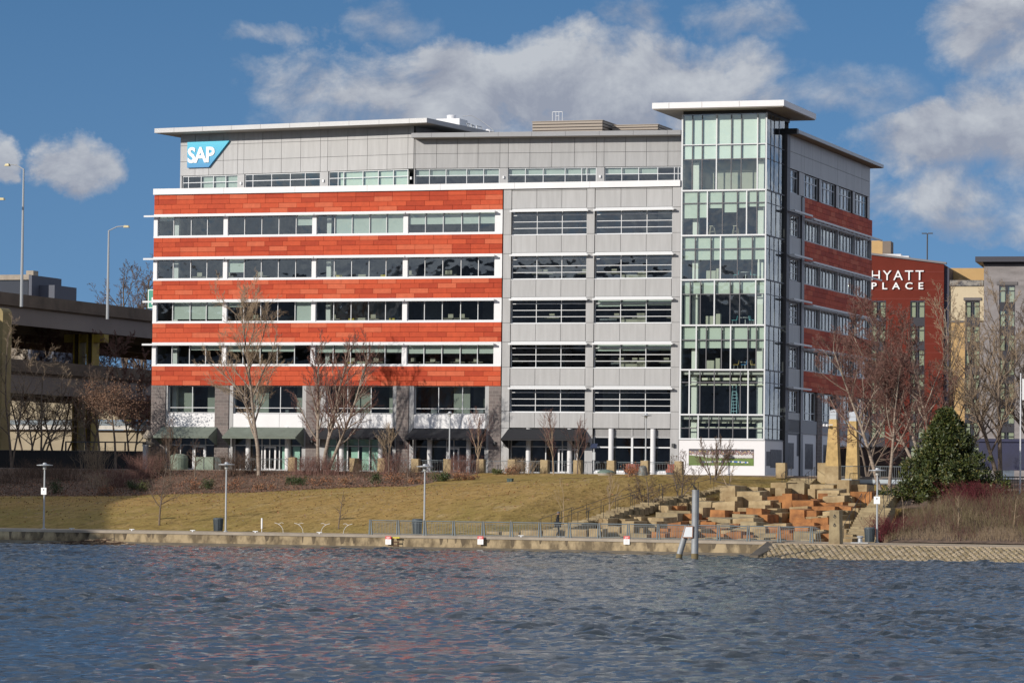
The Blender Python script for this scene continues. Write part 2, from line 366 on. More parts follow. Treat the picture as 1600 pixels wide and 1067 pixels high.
# water: real waves near the viewer's side of the far bank, coarse beyond
def build_water():
    rng = np.random.default_rng(5)
    def axis(lo, hi, step, flo, fhi):
        a = list(np.arange(lo, hi + 1e-6, step)); s = step; x = lo; left = []
        while x > flo: s *= 1.6; x -= s; left.append(max(x, flo))
        s = step; x = hi; right = []
        while x < fhi: s *= 1.6; x += s; right.append(min(x, fhi))
        return np.array(left[::-1] + a + right)
    xs = axis(-62, 52, .18, -1500, 1500); ys = axis(70, 258, .21, -330, 262)
    Xg, Yg = np.meshgrid(xs, ys, indexing='ij'); Zg = np.zeros_like(Xg)
    wind = R(100)
    for i in range(64):
        lam = 0.44 * (4.6 ** (rng.random() ** 1.15)); k = 2 * math.pi / lam
        th = wind + rng.normal(0, .45); ph = rng.random() * 6.283
        amp = .0078 * lam ** .55
        p = (Xg * math.cos(th) + Yg * math.sin(th)) * k + ph
        s = np.sin(p); Zg += amp * s
    sg = Zg[200:600:3, 100:800:3].std(); G = Zg / sg; Zg = .039 * (np.exp(.15 * G) - 1.01) / .15      # crests a little steeper than the troughs
    gust = .86 + .30 * np.sin(Xg * .11 + Yg * .045 + 1) * np.sin(Yg * .07 - Xg * .05) + .22 * np.sin(Xg * .31 - Yg * .16) * np.sin(Yg * .21 + Xg * .17 + 2)
    fx = np.clip((57 - np.abs(Xg + 5)) / 5, 0, 1) * np.clip((Yg - 68) / 4, 0, 1) * np.clip((266 - Yg) / 14, .35, 1)
    Zg = Zg * gust * fx
    nx, ny = Xg.shape
    me = bpy.data.meshes.new('river_water'); me.vertices.add(nx * ny)
    me.vertices.foreach_set('co', np.stack([Xg, Yg, Zg], -1).reshape(-1).astype(np.float32))
    I, J = np.meshgrid(np.arange(nx - 1), np.arange(ny - 1), indexing='ij'); a = (I * ny + J).reshape(-1)
    q = np.stack([a, a + ny, a + ny + 1, a + 1], -1).reshape(-1).astype(np.int32)
    me.loops.add(len(q)); me.loops.foreach_set('vertex_index', q); me.polygons.add(len(q) // 4)
    me.polygons.foreach_set('loop_start', np.arange(0, len(q), 4, dtype=np.int32)); me.polygons.foreach_set('use_smooth', [True] * (len(q) // 4))
    me.update(calc_edges=True)
    m = bpy.data.materials.new('river'); m.use_nodes = True; nt = m.node_tree; L = nt.links.new; b = nt.nodes['Principled BSDF']
    b.inputs['Base Color'].default_value = (.024, .034, .042, 1); b.inputs['Roughness'].default_value = .03; b.inputs['IOR'].default_value = 1.33
    tc = nd(nt, 'ShaderNodeTexCoord'); nz = nd(nt, 'ShaderNodeTexNoise'); mpw = nd(nt, 'ShaderNodeMapping'); mpw.inputs['Scale'].default_value = (1, 1.5, 1); L(tc.outputs['Object'], mpw.inputs[0]); setin(nz, Scale=3.4, Detail=5.0, Roughness=.68, Distortion=.6); L(mpw.outputs[0], nz.inputs['Vector'])
    bp = nd(nt, 'ShaderNodeBump'); bp.inputs['Strength'].default_value = 1.0; bp.inputs['Distance'].default_value = .030; L(nz.outputs[0], bp.inputs['Height']); L(bp.outputs[0], b.inputs['Normal'])
    me.materials.append(m); o = link(bpy.data.objects.new('river_water', me)); o['kind'] = 'structure'
build_water()

# quay wall
M_quay = mat('quay_concrete', (.41, .32, .195), .9, col2=(.15, .115, .07), scale=1.0, bump=.5, stretch=(1.2, 1.2, .7), contrast=2.4)
M_wet = mat('wet_concrete', (.10, .08, .055), .6, var=.3, scale=1)
def build_quay():
    t = thing('quay_wall', 'weathered tan concrete quay wall along the water below the lawn', 'wall', 0, 0, 0)
    mb = MB(); pts = [(-300, -71.0), (20, -71.0), (60, -70.6), (79.2, -73.2)]
    def seg(d0, d1, z0, z1):
        for (a, va), (b, vb) in zip(pts[:-1], pts[1:]):
            mb.hexa([(a, va + d0, z0), (b, vb + d0, z0), (b, vb + d1, z0), (a, va + d1, z0), (a, va + d0, z1), (b, vb + d0, z1), (b, vb + d1, z1), (a, va + d1, z1)])
    seg(0, .8, -2, .80); part('wall_face', mb, M_quay, t)
    mb = MB(); seg(-.06, .75, .80, .99); part('coping', mb, M_conc, t)
    mb = MB(); seg(-.45, -.005, -2, .17); part('footing_ledge', mb, M_wet, t)
    mb = MB(); mb.hexa([(79.2, -73.2, -2), (80.3, -80.6, -2), (80.8, -80.6, -2), (79.9, -72, -2), (79.2, -73.2, .96), (79.9, -80.6, .20), (80.5, -80.6, .20), (80.2, -72, .96)])
    part('end_wall', mb, M_wet, t)
build_quay()
def quay_stains():
    r = random.Random(12); mb = MB()
    for i in range(60):
        u = r.uniform(2, 78); w = r.uniform(.05, .5); v = -71.0 + (.4 * (u - 20) / 40 if 20 < u < 60 else (0 if u <= 20 else .4 - 2.6 * (u - 60) / 19.2)); h = r.uniform(.25, .62)
        sl = (.4 / 40 if 20 < u < 60 else (0 if u <= 20 else -2.6 / 19.2)); dv = sl * w
        mb.add([(u, v - .006, .79), (u + w * .3, v - .006 + dv * .3, .79 - h), (u + w * .7, v - .006 + dv * .7, .79 - h * .8), (u + w, v - .006 + dv, .79)], [(0, 1, 2, 3)])
    q = [o for o in C.objects if o.name.startswith('quay_wall')][0]; part('weep_stains', mb, mat('stain', (.13, .10, .065), .9, var=.3, scale=3), q)
quay_stains()
def build_ramp():
    m = bpy.data.materials.new('cobbles'); m.use_nodes = True; nt = m.node_tree; L = nt.links.new; b = nt.nodes['Principled BSDF']; b.inputs['Roughness'].default_value = .85
    mb = MB(); rnd = random.Random(3)
    mb.hexa([(79.8, -80.8, -1.5), (260, -82.5, -1.5), (260, -74, -1.5), (79.8, -73.4, -1.5), (79.8, -80.8, -.06), (260, -82.5, -.06), (260, -75, .82), (79.8, -73.8, .82)])
    struct('boat_ramp', mb, M_wet)
    mb = MB(); n = 0
    for j in range(11):
        t0 = j / 11.0; t1 = t0 + .062
        for i in range(88):
            u = 80.2 + i * .40 + (.2 if j % 2 else 0); w = .27
            def P(uu, t, dz): return (uu + t * -.35, -80.9 + (7.1 - .004 * (uu - 80)) * t, -.06 + .86 * t + dz)
            h = .10 + rnd.uniform(-.02, .03)
            mb.hexa([P(u, t0, -.02), P(u + w, t0, -.02), P(u + w, t1, -.02), P(u, t1, -.02), P(u + .03, t0, h), P(u + w - .03, t0, h), P(u + w - .03, t1, h), P(u + .03, t1, h)], rnd.randrange(2))
    o = solid('cobble_revetment', mb, [mat('cobble', (.40, .32, .21), .85, var=.35, scale=2), M_stoneg], 'rows of pale cobblestones set in the sloping bank on the right', 'cobble bank'); 
build_ramp()

# ------------------------------------------------------------------ main building
def Tf(a, d, z): return (a, d, z)                        # front
def Ts(a, d, z): return (60.5 - d, a, z)                 # east side: a runs back along v
_aL = R(7.5); _aR = -R(5.5); VX = (26.2, .7)
def TL(a, d, z): return (VX[0] + a * math.cos(_aL) + d * math.sin(_aL), VX[1] - a * math.sin(_aL) + d * math.cos(_aL), z)
def TR(a, d, z): return (VX[0] + a * math.cos(_aR) + d * math.sin(_aR), VX[1] - a * math.sin(_aR) + d * math.cos(_aR), z)
B = thing('office_building', 'six storey office building with terracotta bands, grey panels and a glass corner tower', 'office building', 0, 0, 0)
rnd = random.Random(11)
def window(T, a0, a1, z0, z1, vl=(), hl=(), fm=M_wmetal, gm=M_glass, rec=.10, fw=.07, blinds=(), bd=.22, mw=.06, thick=(), label=None):
    mb = MB(T)
    mb.box(a0, a1, rec - .04, rec + .08, z0, z0 + fw); mb.box(a0, a1, rec - .04, rec + .08, z1 - fw, z1)
    mb.box(a0, a0 + fw, rec - .04, rec + .08, z0 + fw, z1 - fw); mb.box(a1 - fw, a1, rec - .04, rec + .08, z0 + fw, z1 - fw)
    vs = sorted(vl); es = [a0 + fw] + [x for x in vs] + [a1 - fw]
    for x in vs:
        w = mw * (1.6 if x in thick else 1); mb.box(x - w / 2, x + w / 2, rec - .05 - (.05 if x in thick else 0), rec + .08, z0 + fw, z1 - fw)
    for h in hl:
        for i in range(len(es) - 1):
            l = es[i] + (mw / 2 if i else 0); r = es[i + 1] - (mw / 2 if i < len(es) - 2 else 0)
            mb.box(l, r, rec - .04, rec + .07, h - mw / 2, h + mw / 2)
    w = part('window', mb, fm, B, label)
    mb = MB(T); mb.quad((a0 + .02, rec + .02, z0 + .02), (a1 - .02, rec + .02, z0 + .02), (a1 - .02, rec + .02, z1 - .02), (a0 + .02, rec + .02, z1 - .02)); part('pane', mb, gm, w)
    if blinds:
        mb = MB(T)
        for (b0, b1, zb) in blinds: mb.box(b0 + .05, b1 - .05, bd, bd + .02, zb, z1 - .03)
        part('blind', mb, M_blind, w)
    return w
def panels(T, al, zl, name='cladding', mats=None, d0=-.05, d1=.25, gap=.035, parent=None, back=True):
    mats = mats or M_greyp; n = len(mats); mb = MB(T)
    for i in range(len(al) - 1):
        for j in range(len(zl) - 1):
            mb.box(al[i] + gap / 2, al[i + 1] - gap / 2, d0, d1 - .1, zl[j] + gap / 2, zl[j + 1] - gap / 2, rnd.randrange(n))
    if back: mb.box(al[0] + .01, al[-1] - .01, d0 + .04, d1, zl[0] + .01, zl[-1] - .01, n)
    return part(name, mb, list(mats) + [M_joint], parent or B)
def tiles(T, a0, a1, z0, z1, seed, name='terracotta_band', L=1.84):
    r = random.Random(seed); mb = MB(T); h = (z1 - z0) / 4
    mb.box(a0 + .01, a1 - .01, -.02, .3, z0 + .01, z1 - .01, 4)
    for j in range(4):
        x = a0 - r.choice((.25, .5, .75, 0)) * L
        while x < a1 - .01:
            l = max(x, a0); rr = min(x + L, a1)
            if rr - l > .05: mb.box(l + .012, rr - .012, -.07 - r.uniform(0, .008), .1, z0 + j * h + .012, z0 + (j + 1) * h - .012, r.choices(range(4), (3, 4, 5, 3))[0])
            x += L
    return part(name, mb, M_red + [mat('terracotta_joint', (.17, .022, .010), .8)], B)
def sunshade(T, a0, a1, z, proj=.65, ext0=0, label=None):
    mb = MB(T); mb.box(a0, a1, -proj, -proj + .10, z - .12, z + .05)
    for i in range(3): d = -proj + .16 + i * .15; mb.box(a0, a1, d, d + .05, z - .02, z + .02)
    x = a0 + .05
    while x < a1: mb.box(x, x + .05, -proj + .1, -.06, z - .03, z + .03); x += 1.83
    part('sunshade', mb, M_wmetal, B)

bays = [(.38, 7.25, (2.02, 3.84, 5.52)), (7.67, 16.34, (9.37, 11.13, 12.88, 14.64)), (16.75, 25.51, (18.56, 20.31, 22.07, 23.77)), (25.96, 34.58, (27.65, 29.42, 31.23, 32.94))]
# (storey, bay) -> blinds: list of (light index from, to, drop bottom offset)
BL = {(0, 0): [(0, 0, 1.5)], (0, 2): [(1, 4, .05)], (0, 3): [(0, 4, .85)], (2, 0): [(1, 3, .25)], (2, 1): [(4, 4, .0), (0, 0, 1.4)], (3, 3): [(0, 4, 1.05)], (3, 2): [(0, 4, 1.15)],
      (3, 1): [(0, 3, 1.25)], (3, 0): [(2, 3, 1.4)], (1, 1): [(0, 0, .6)], (0, 1): [(4, 4, .9)]}
for k in range(5):
    zb = 30.15 - 4.1 * k; zt = 32.0 - 4.1 * k
    tiles(Tf, 0.0, 35.3, zb, zt, 100 + k)
    if k < 4:
        z0 = 28.03 - 4.1 * k; z1 = zb - .10
        mb = MB(); mb.box(-.02, 35.3, -.10, .3, z0 - .16, z0); mb.box(-.02, 35.3, -.08, .3, z1, zb)
        for a0, a1 in ((-.02, .38), (7.25, 7.67), (16.34, 16.75), (25.51, 25.96), (34.58, 35.3)): mb.box(a0, a1, -.06, .3, z0, z1)
        part('white_trim', mb, M_white, B)
        for bi, (a0, a1, vl) in enumerate(bays):
            ed = [a0] + list(vl) + [a1]; bl = []
            for (i0, i1, zz) in BL.get((k, bi), []):
                bl += [(ed[i], ed[i + 1], z0 + zz) for i in range(i0, min(i1, len(ed) - 2) + 1)]
            window(Tf, a0, a1, z0, z1, vl, (), blinds=bl)
            sunshade(Tf, a0 + (.0 if bi else -1.2), a1 + .35 if bi < 3 else a1 + .15, zb - .18)
# cornice
mb = MB()
xs_ = [-.05, 7.3, 14.6, 21.9, 29.2, 36.5, 43.8, 52.45]
for i in range(7): mb.box(xs_[i] + .012, xs_[i + 1] - .012, -.28, .6, 32.03, 32.60)
mb.box(-.03, 52.4, -.25, 4.5, 32.04, 32.55); part('cornice', mb, M_white, B)
# grey panel wing
for (a0, a1) in ((35.39, 36.18), (43.48, 44.26), (51.66, 52.48)):
    panels(Tf, [a0, a1], [5.7, 9.85, 11.44] + sum([[13.72 + 4.1 * k, 15.5 + 4.1 * k] for k in range(4)], []) + [30.15, 32.0], 'pilaster', d0=-.09, d1=.5)
for i, (a0, a1, ml) in enumerate(((36.18, 43.48, (38.62, 41.05)), (44.26, 51.66, (46.75, 49.2)))):
    al = [a0 + .02] + list(ml) + [a1 - .02]
    panels(Tf, al, [30.20, 31.85, 32.0], 'spandrel')
    for k in range(5):
        z0 = 27.75 - 4.1 * k; z1 = 30.05 - 4.1 * k
        zl = [z1 - 4.1 + .15, z0 - .06] if k < 4 else [9.9, 11.41 - .06]
        panels(Tf, al, zl, 'spandrel')
        mb = MB(); mb.box(a0, a1, -.07, .3, z0 - .06, z0); mb.box(a0, a1, -.0, .3, z1, z1 + .14); part('window_sill', mb, M_wmetal, B)
        bl = []
        if (k, i) in ((0, 1),): bl = []
        if (k, i) in ((2, 1), (3, 1)): bl = [(al[0], al[1], z1 - .75), (al[1], al[2], z1 - .7), (al[2], al[3], z1 - .65)]
        window(Tf, a0, a1, z0, z1, ml, (z0 + .62, z0 + 1.22, z0 + 1.82), rec=.22, blinds=bl, bd=.4)
        sunshade(Tf, a0, a1 + .3, z1 - .08)
# ground floor, left wing
M_brick = None
def block_mat():
    m = bpy.data.materials.new('grey_block'); m.use_nodes = True; nt = m.node_tree; L = nt.links.new; b = nt.nodes['Principled BSDF']; b.inputs['Roughness'].default_value = .85
    tc = nd(nt, 'ShaderNodeTexCoord'); sp = nd(nt, 'ShaderNodeSeparateXYZ'); L(tc.outputs['Object'], sp.inputs[0]); cb = nd(nt, 'ShaderNodeCombineXYZ')
    L(mth(nt, 'ADD', sp.outputs[0], sp.outputs[1]), cb.inputs[0]); L(sp.outputs[2], cb.inputs[1])
    br = nd(nt, 'ShaderNodeTexBrick'); L(cb.outputs[0], br.inputs['Vector']); setin(br, Scale=1.0); br.inputs['Brick Width'].default_value = .62; br.inputs['Row Height'].default_value = .31
    br.inputs['Mortar Size'].default_value = .014; br.inputs['Color1'].default_value = (.20, .165, .155, 1); br.inputs['Color2'].default_value = (.135, .115, .11, 1); br.inputs['Mortar'].default_value = (.26, .24, .22, 1)
    L(br.outputs[0], b.inputs['Base Color']); return m
M_block = block_mat()
for a0, a1 in ((.0, 1.5), (6.62, 8.04), (15.95, 17.2), (25.04, 26.25), (34.17, 35.36)): mb = MB(); mb.box(a0, a1, -.12, .9, 5.6, 13.74); part('stone_pier', mb, M_block, B)
for a0, a1 in ((1.5, 1.68), (8.04, 8.46), (15.54, 15.95), (17.2, 17.9), (24.64, 25.04), (26.25, 26.74), (33.77, 34.17)): mb = MB(); mb.box(a0, a1, -.02, .8, 5.6, 13.74); part('metal_pilaster', mb, M_greyp[0], B)
G = [(1.68, 6.62, (4.14,)), (8.46, 15.54, (10.8, 13.2)), (17.9, 24.64, (20.01, 22.37)), (26.74, 33.77, (29.1, 31.46))]
for gi, (a0, a1, ml) in enumerate(G):
    window(Tf, a0, a1, 11.12, 13.72, ml, (11.64,), rec=.3, gm=M_glass, bd=.6)
    panels(Tf, [a0] + list(ml) + [a1], [9.74, 11.10], 'white_spandrel', [M_white], d0=.02, d1=.6, gap=.03)
    mb = MB(); mb.box(a0 + .4 + gi, a0 + 2.0 + gi, 1.6, 1.7, 11.0, 13.7); mb.box(a1 - 1.9 + .3 * gi, a1 - .3, 2.6, 2.7, 11.0, 13.7); part('partition', mb, mat('pale_partition', (.33, .36, .30), .8), B)
# shopfronts
SF = [(1.68, 6.62, (2.9, 4.2, 5.5), None), (8.46, 15.54, (9.9, 11.3, 12.1, 13.1, 14.2), M_gglass), (17.9, 24.64, (18.9, 20.0, 21.1, 22.2, 23.2), M_gglass), (26.74, 33.77, (28.2, 29.9, 30.6, 32.1), None)]
for gi, (a0, a1, ml, g) in enumerate(SF):
    window(Tf, a0, a1, 5.75, 9.72, ml, (8.08,), rec=.45, gm=g or M_glass, fw=.09, mw=.09, bd=.5)
M_mint = mat('mint_film', (.42, .66, .56), .6)
mb = MB(); 
for a in (18.0, 19.1, 20.3, 21.4, 22.3): mb.box(a, a + .8, .62, .66, 5.8, 8.0)
for a in (13.3, 14.4): mb.box(a, a + .7, .62, .66, 5.8, 8.0)
mb.box(18.0, 23.2, .62, .66, 8.15, 9.6); part('shop_blind', mb, M_mint, B)
for a in (10.0, 14.0, 19.5, 23.4, 28.3, 32.15, 38.0, 42.0, 46.02, 50.02): mb = MB(); mb.lathe([(.24, 5.7), (.24, 9.86)], a, .16 if a < 44 else -.02, 14); part('round_column', mb, M_white, B)
for a, b_ in ((11.55, 12.6), (29.95, 31.0), (40.8, 42.6), (4.3, 5.3)):
    mb = MB(); mb.box(a, a + .16, .36, .44, 5.75, 8.0); mb.box(b_, b_ + .16, .36, .44, 5.75, 8.0); mb.box(a + .16, b_, .36, .44, 7.86, 8.0); mb.box(a + .16, b_, .36, .44, 5.75, 5.9); part('door', mb, M_white, B)
# shopfront below the grey wing
window(Tf, 36.18, 43.48, 5.75, 9.86, (37.9, 39.6, 41.2, 42.4), (8.17,), rec=.45, fw=.09, mw=.09)
window(Tf, 44.26, 51.66, 5.95, 9.13, (45.75, 47.96, 49.8), (8.17,), rec=.30, fw=.09, mw=.12, thick=(47.96,))
mb = MB(Tf)
for i in range(8): mb.box(44.3, 51.62, .22 + .0 * i, .30, 9.22 + i * .08, 9.22 + i * .08 + .05)
mb.box(44.28, 51.64, .28, .5, 9.15, 9.87); mb.box(44.26, 51.66, .18, .5, 9.13, 9.2); mb.box(47.9, 48.02, .16, .4, 9.2, 9.86); part('louvre', mb, M_greyp[0], B)
mb = MB(); mb.box(44.26, 51.66, .1, .5, 5.68, 5.95); part('base_sill', mb, M_white, B)
# awnings
for n, (a0, a1, m) in enumerate(((1.2, 6.9, M_awng), (8.3, 15.75, M_awng), (17.3, 24.9, M_awn), (26.7, 33.9, M_awn), (36.1, 43.6, M_awn))):
    mb = MB(); p = 2.2; zt, zb = 9.80, 8.86
    mb.add([(a0, -.06, zt), (a1, -.06, zt), (a1, -p, zb), (a0, -p, zb), (a0, -p, zb - .16), (a1, -p, zb - .16)], [(0, 3, 2, 1), (3, 4, 5, 2)])
    mb.add([(a0, -.06, zt), (a0, -.06, zb - .9), (a0, -p, zb - .16), (a0, -p, zb)], [(0, 1, 2, 3)]); mb.add([(a1, -.06, zt), (a1, -.06, zb - .9), (a1, -p, zb - .16), (a1, -p, zb)], [(3, 2, 1, 0)])
    mb.tube((a0, -p, zb), (a1, -p, zb), .03); mb.tube((a0, -p, zb), (a0, -.1, zb), .025); mb.tube((a1, -p, zb), (a1, -.1, zb), .025)
    part('awning', mb, m, B, label='pale green canvas awning' if m is M_awng else 'black canvas awning')
# wall sconces
for a, z in ((35.8, 8.2), (43.9, 8.25), (52.0, 8.2), (25.6, 8.25), (16.6, 8.25), (34.8, 8.25)): mb = MB(); mb.box(a - .12, a + .12, -.36, -.12, z, z + .34); part('wall_lamp', mb, M_dark, B)

# penthouse
PL = [(-25.33, -19.11, (-24.65, -23.23, -21.85, -20.47)), (-18.32, -10.04, (-17.45, -15.38, -13.33, -11.7)), (-9.12, -.64, (-8.13, -7.52, -5.46, -3.81, -2.19))]
PRr = [(.14, 8.26, (1.5, 3.1, 5.1, 6.73)), (9.11, 17.51, (10.73, 12.43, 14.52, 16.1, 16.59)), (18.28, 25.5, (19.89, 21.49, 23.28, 24.84, 25.2))]
for T, bs, top, jl in ((TL, PL, 38.2, [-25.55, -23.86, -22.33, -20.7, -19.11, -18.42, -16.37, -14.27, -12.17, -10.02, -9.23, -7.09, -4.95, -2.84, -.63, .0]),
                       (TR, PRr, 36.95, [0.02, .14, 2.2, 4.2, 6.2, 8.3, 9.11, 11.17, 13.26, 15.41, 17.52, 18.22, 20.25, 22.23, 24.24, 26.4])):
    zl = [34.17, 35.55, 37.1, top] if top > 38 else [34.17, 35.55, 36.95]
    panels(T, jl, zl, 'penthouse_cladding')
    pr = -25.55 if T is TL else 0.0
    for (a0, a1, ml) in bs:
        if a0 - pr > .1: panels(T, [pr, a0], [32.4, 34.17], 'penthouse_pier')
        i = len(ml); bl = []
        ed = [a0] + list(ml) + [a1]
        if T is TL and a0 > -10: bl = [(ed[j], ed[j + 1], 32.7) for j in range(1, len(ed) - 1)]
        if T is TL and a0 < -20: bl = [(ed[j], ed[j + 1], 32.75) for j in range(2, len(ed) - 1)]
        if T is TR and a0 < 15: bl = [(ed[j], ed[j + 1], 33.45) for j in range(0, len(ed) - 1)]
        if T is TR and a0 > 15: bl = [(ed[j], ed[j + 1], 33.5) for j in range(0, 3)]
        window(T, a0, a1, 32.5, 34.15, ml, (33.5,), rec=.12, blinds=bl, bd=.35, gm=M_gglass if T is TL and a0 > -10 else M_glass)
        pr = a1
# little wall lamps
for a in (-18.75, -9.7, -.3): mb = MB(); mb.add([TL(*p) for p in [(a + i * .16, -.2 if j else -.05, 33.15 + k * .25) for k in (0, 1) for i, j in ((0, 1), (1, 1), (1, 0), (0, 0))]], [(0, 1, 2, 3), (7, 6, 5, 4), (0, 4, 5, 1), (1, 5, 6, 2), (2, 6, 7, 3), (3, 7, 4, 0)]); part('wall_lamp', mb, M_white, B)
for a in (8.6, 17.8): mb = MB(); mb.add([TR(*p) for p in [(a + i * .16, -.2 if j else -.05, 33.15 + k * .25) for k in (0, 1) for i, j in ((0, 1), (1, 1), (1, 0), (0, 0))]], [(0, 1, 2, 3), (7, 6, 5, 4), (0, 4, 5, 1), (1, 5, 6, 2), (2, 6, 7, 3), (3, 7, 4, 0)]); part('wall_lamp', mb, M_white, B)
# penthouse roofs
def slab(T, a0, a1, d0, d1, z0, z1, name, joints=(), th=.03, mats=None):
    mb = MB(T); mb.box(a0, a1, d0, d1, z0 + .03, z1, 0); mb.box(a0 + .06, a1 - .06, d0 + .06, d1 - .06, z0, z0 + .028, 1)
    for j in joints: mb.box(j - .012, j + .012, d0 - .004, d0 + .01, z0 + .04, z1 - .01, 2)
    return part(name, mb, mats or [M_fascia, M_soffit, M_joint], B)
slab(TL, -27.2, 2.44, -2.2, 11, 38.2, 38.66, 'penthouse_roof', [-25 + 3.2 * i for i in range(9)])
slab(TR, .05, 25.65, -1.3, 14, 36.95, 37.40, 'penthouse_roof', [2 + 3.2 * i for i in range(8)])
# penthouse body behind (closing walls)
mb = MB(); mb.add([TL(-25.5, .3, 32.4), TL(-25.5, 14, 32.4), TL(-25.5, 14, 38.2), TL(-25.5, .3, 38.2)], [(0, 1, 2, 3)]); 
mb.add([TL(0.0, .3, 36.9), TL(.0, 12, 36.9), TL(0, 12, 38.2), TL(0, .3, 38.2)], [(3, 2, 1, 0)])
p0 = TL(-25.5, 14, 32.4); mb.add([p0, (60.2, 16.0, 32.4), (60.2, 16.0, 38.0), (p0[0], p0[1], 38.0)], [(0, 1, 2, 3)]); part('penthouse_wall', mb, M_greyp[0], B)
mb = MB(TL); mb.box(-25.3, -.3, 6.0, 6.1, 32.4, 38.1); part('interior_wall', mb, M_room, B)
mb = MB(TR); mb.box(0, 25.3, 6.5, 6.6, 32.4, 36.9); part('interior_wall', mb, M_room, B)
mb = MB(TL); mb.box(-25.3, -.3, .3, 6, 34.3, 34.4); part('ceiling', mb, M_ceil, B)
mb = MB(TR); mb.box(0.1, 25.3, .3, 6.5, 34.3, 34.4); part('ceiling', mb, M_ceil, B)

# sign on the penthouse: blue slanted panel with white letters
def blue_mat():
    m = bpy.data.materials.new('sign_blue'); m.use_nodes = True; nt = m.node_tree; L = nt.links.new; b = nt.nodes['Principled BSDF']; b.inputs['Roughness'].default_value = .4
    tc = nd(nt, 'ShaderNodeTexCoord'); sp = nd(nt, 'ShaderNodeSeparateXYZ'); L(tc.outputs['Object'], sp.inputs[0])
    r = nd(nt, 'ShaderNodeMapRange'); L(sp.outputs[2], r.inputs[0]); r.inputs[1].default_value = 34.7; r.inputs[2].default_value = 37.3
    mx = nd(nt, 'ShaderNodeMix', data_type='RGBA'); L(r.outputs[0], mx.inputs['Factor']); mx.inputs['A'].default_value = (.0, .17, .42, 1); mx.inputs['B'].default_value = (.02, .46, .66, 1)
    L(mx.outputs['Result'], b.inputs['Base Color']); return m
mb = MB(TL); mb.prism([(-24.62, 34.93), (-22.2, 34.93), (-19.95, 37.42), (-24.62, 37.42)], -.30, -.07, 0)
sg = part('sign_panel', mb, blue_mat(), B, label='blue slanted company sign')
def TSg(a, d, z): return TL(-24.55 + a, -.34 + d, 35.44 + z)
part('sign_letters', text_mb('SAP', 2.05, TSg, extrude=.03, offset=.055, space=.88, sx=.97), mat('sign_white', (.9, .9, .9), .4), sg)

# interiors of the wings: slabs, ceilings, back walls, columns
for k in range(6):
    zf = 27.55 - 4.1 * k if k < 5 else 5.6
    mb = MB(); mb.box(.3, 60.0, .36, 14, zf - .35, zf + .02, 0); part('floor_slab', mb, M_floor, B)
    if k < 5:
        mb = MB(); mb.box(.3, 52.4, .45, 9, zf - .5, zf - .42); part('ceiling', mb, M_ceil, B)
mb = MB(); mb.box(.3, 52.4, .36, 14, 31.7, 32.0); mb.box(.3, 52.4, .45, 9, 30.6, 30.7); part('ceiling', mb, M_ceil, B)
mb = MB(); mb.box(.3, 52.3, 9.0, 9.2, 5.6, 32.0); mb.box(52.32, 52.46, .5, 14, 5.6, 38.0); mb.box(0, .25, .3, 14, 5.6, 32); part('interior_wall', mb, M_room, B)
mb = MB(); r_ = random.Random(4)
for k in range(5):
    for a in (4, 9.5, 16.5, 20.5, 25.7, 31, 37.5, 43.9, 49.5): mb.box(a + r_.uniform(-1.2, 1.2), a + r_.uniform(1.3, 3.2), 5.0 + r_.uniform(-1, 2), 7.9, 27.6 - 4.1 * k, 27.6 - 4.1 * k + r_.choice((1.2, 2.9, 2.9)))
part('partition', mb, mat('partition', (.26, .29, .31), .7, var=.5, scale=.4), B)
mb = MB()
for k in range(5):
    for a in (1.7, 17.4): mb.box(a, a + .45, 1.0, 1.45, 27.57 - 4.1 * k, 30.6 - 4.1 * k)
part('interior_column', mb, M_col, B)
# ceiling light strips, low cabinets and desks by the windows
mb = MB(); r_ = random.Random(8)
for k in range(5):
    for i in range(26):
        a = r_.uniform(1, 50); d = r_.uniform(1.2, 7); mb.box(a, a + 1.3, d, d + .14, 30.35 - 4.1 * k, 30.41 - 4.1 * k)
part('ceiling_light', mb, mat('lamp_body', (.5, .5, .5), .5), B)
mb = MB()
for k in range(1, 4):
    zf = 27.57 - 4.1 * k
    for a, w, h in ((46.6, 2.2, .62), (48.2, .9, .78), (20.6, .9, .8)): mb.box(a, a + w, .7, 1.2, zf, zf + h)
    for i in range(12): a = r_.uniform(1, 51); mb.box(a, a + 1.4, 1.2, 1.9, zf + .70, zf + .75); mb.box(a + .4, a + .9, 1.4, 1.45, zf + .8, zf + 1.15)
part('desk', mb, mat('desk_cream', (.42, .40, .30), .6), B)
mb = MB()
for k, a in ((1, 18.5), (2, 19.8), (3, 19.7), (2, 23.9), (1, 23.0)): mb.box(a, a + .55, .7, 1.2, 27.57 - 4.1 * k, 27.57 - 4.1 * k + .75)
part('yellow_cabinet', mb, mat('cabinet_yellow', (.55, .42, .03), .6), B)

# back and west faces (for other viewpoints)
mb = MB(); mb.box(0, 60.4, 43.9, 44.1, 5.6, 32.0); mb.box(-.05, .0, .3, 44, 5.6, 32.0); part('rear_wall', mb, M_greyp[1], B)
mb = MB(); mb.box(.2, 60.2, 4.5, 44, 31.9, 32.1); part('flat_roof', mb, mat('roof_membrane', (.3, .3, .29), .9), B)

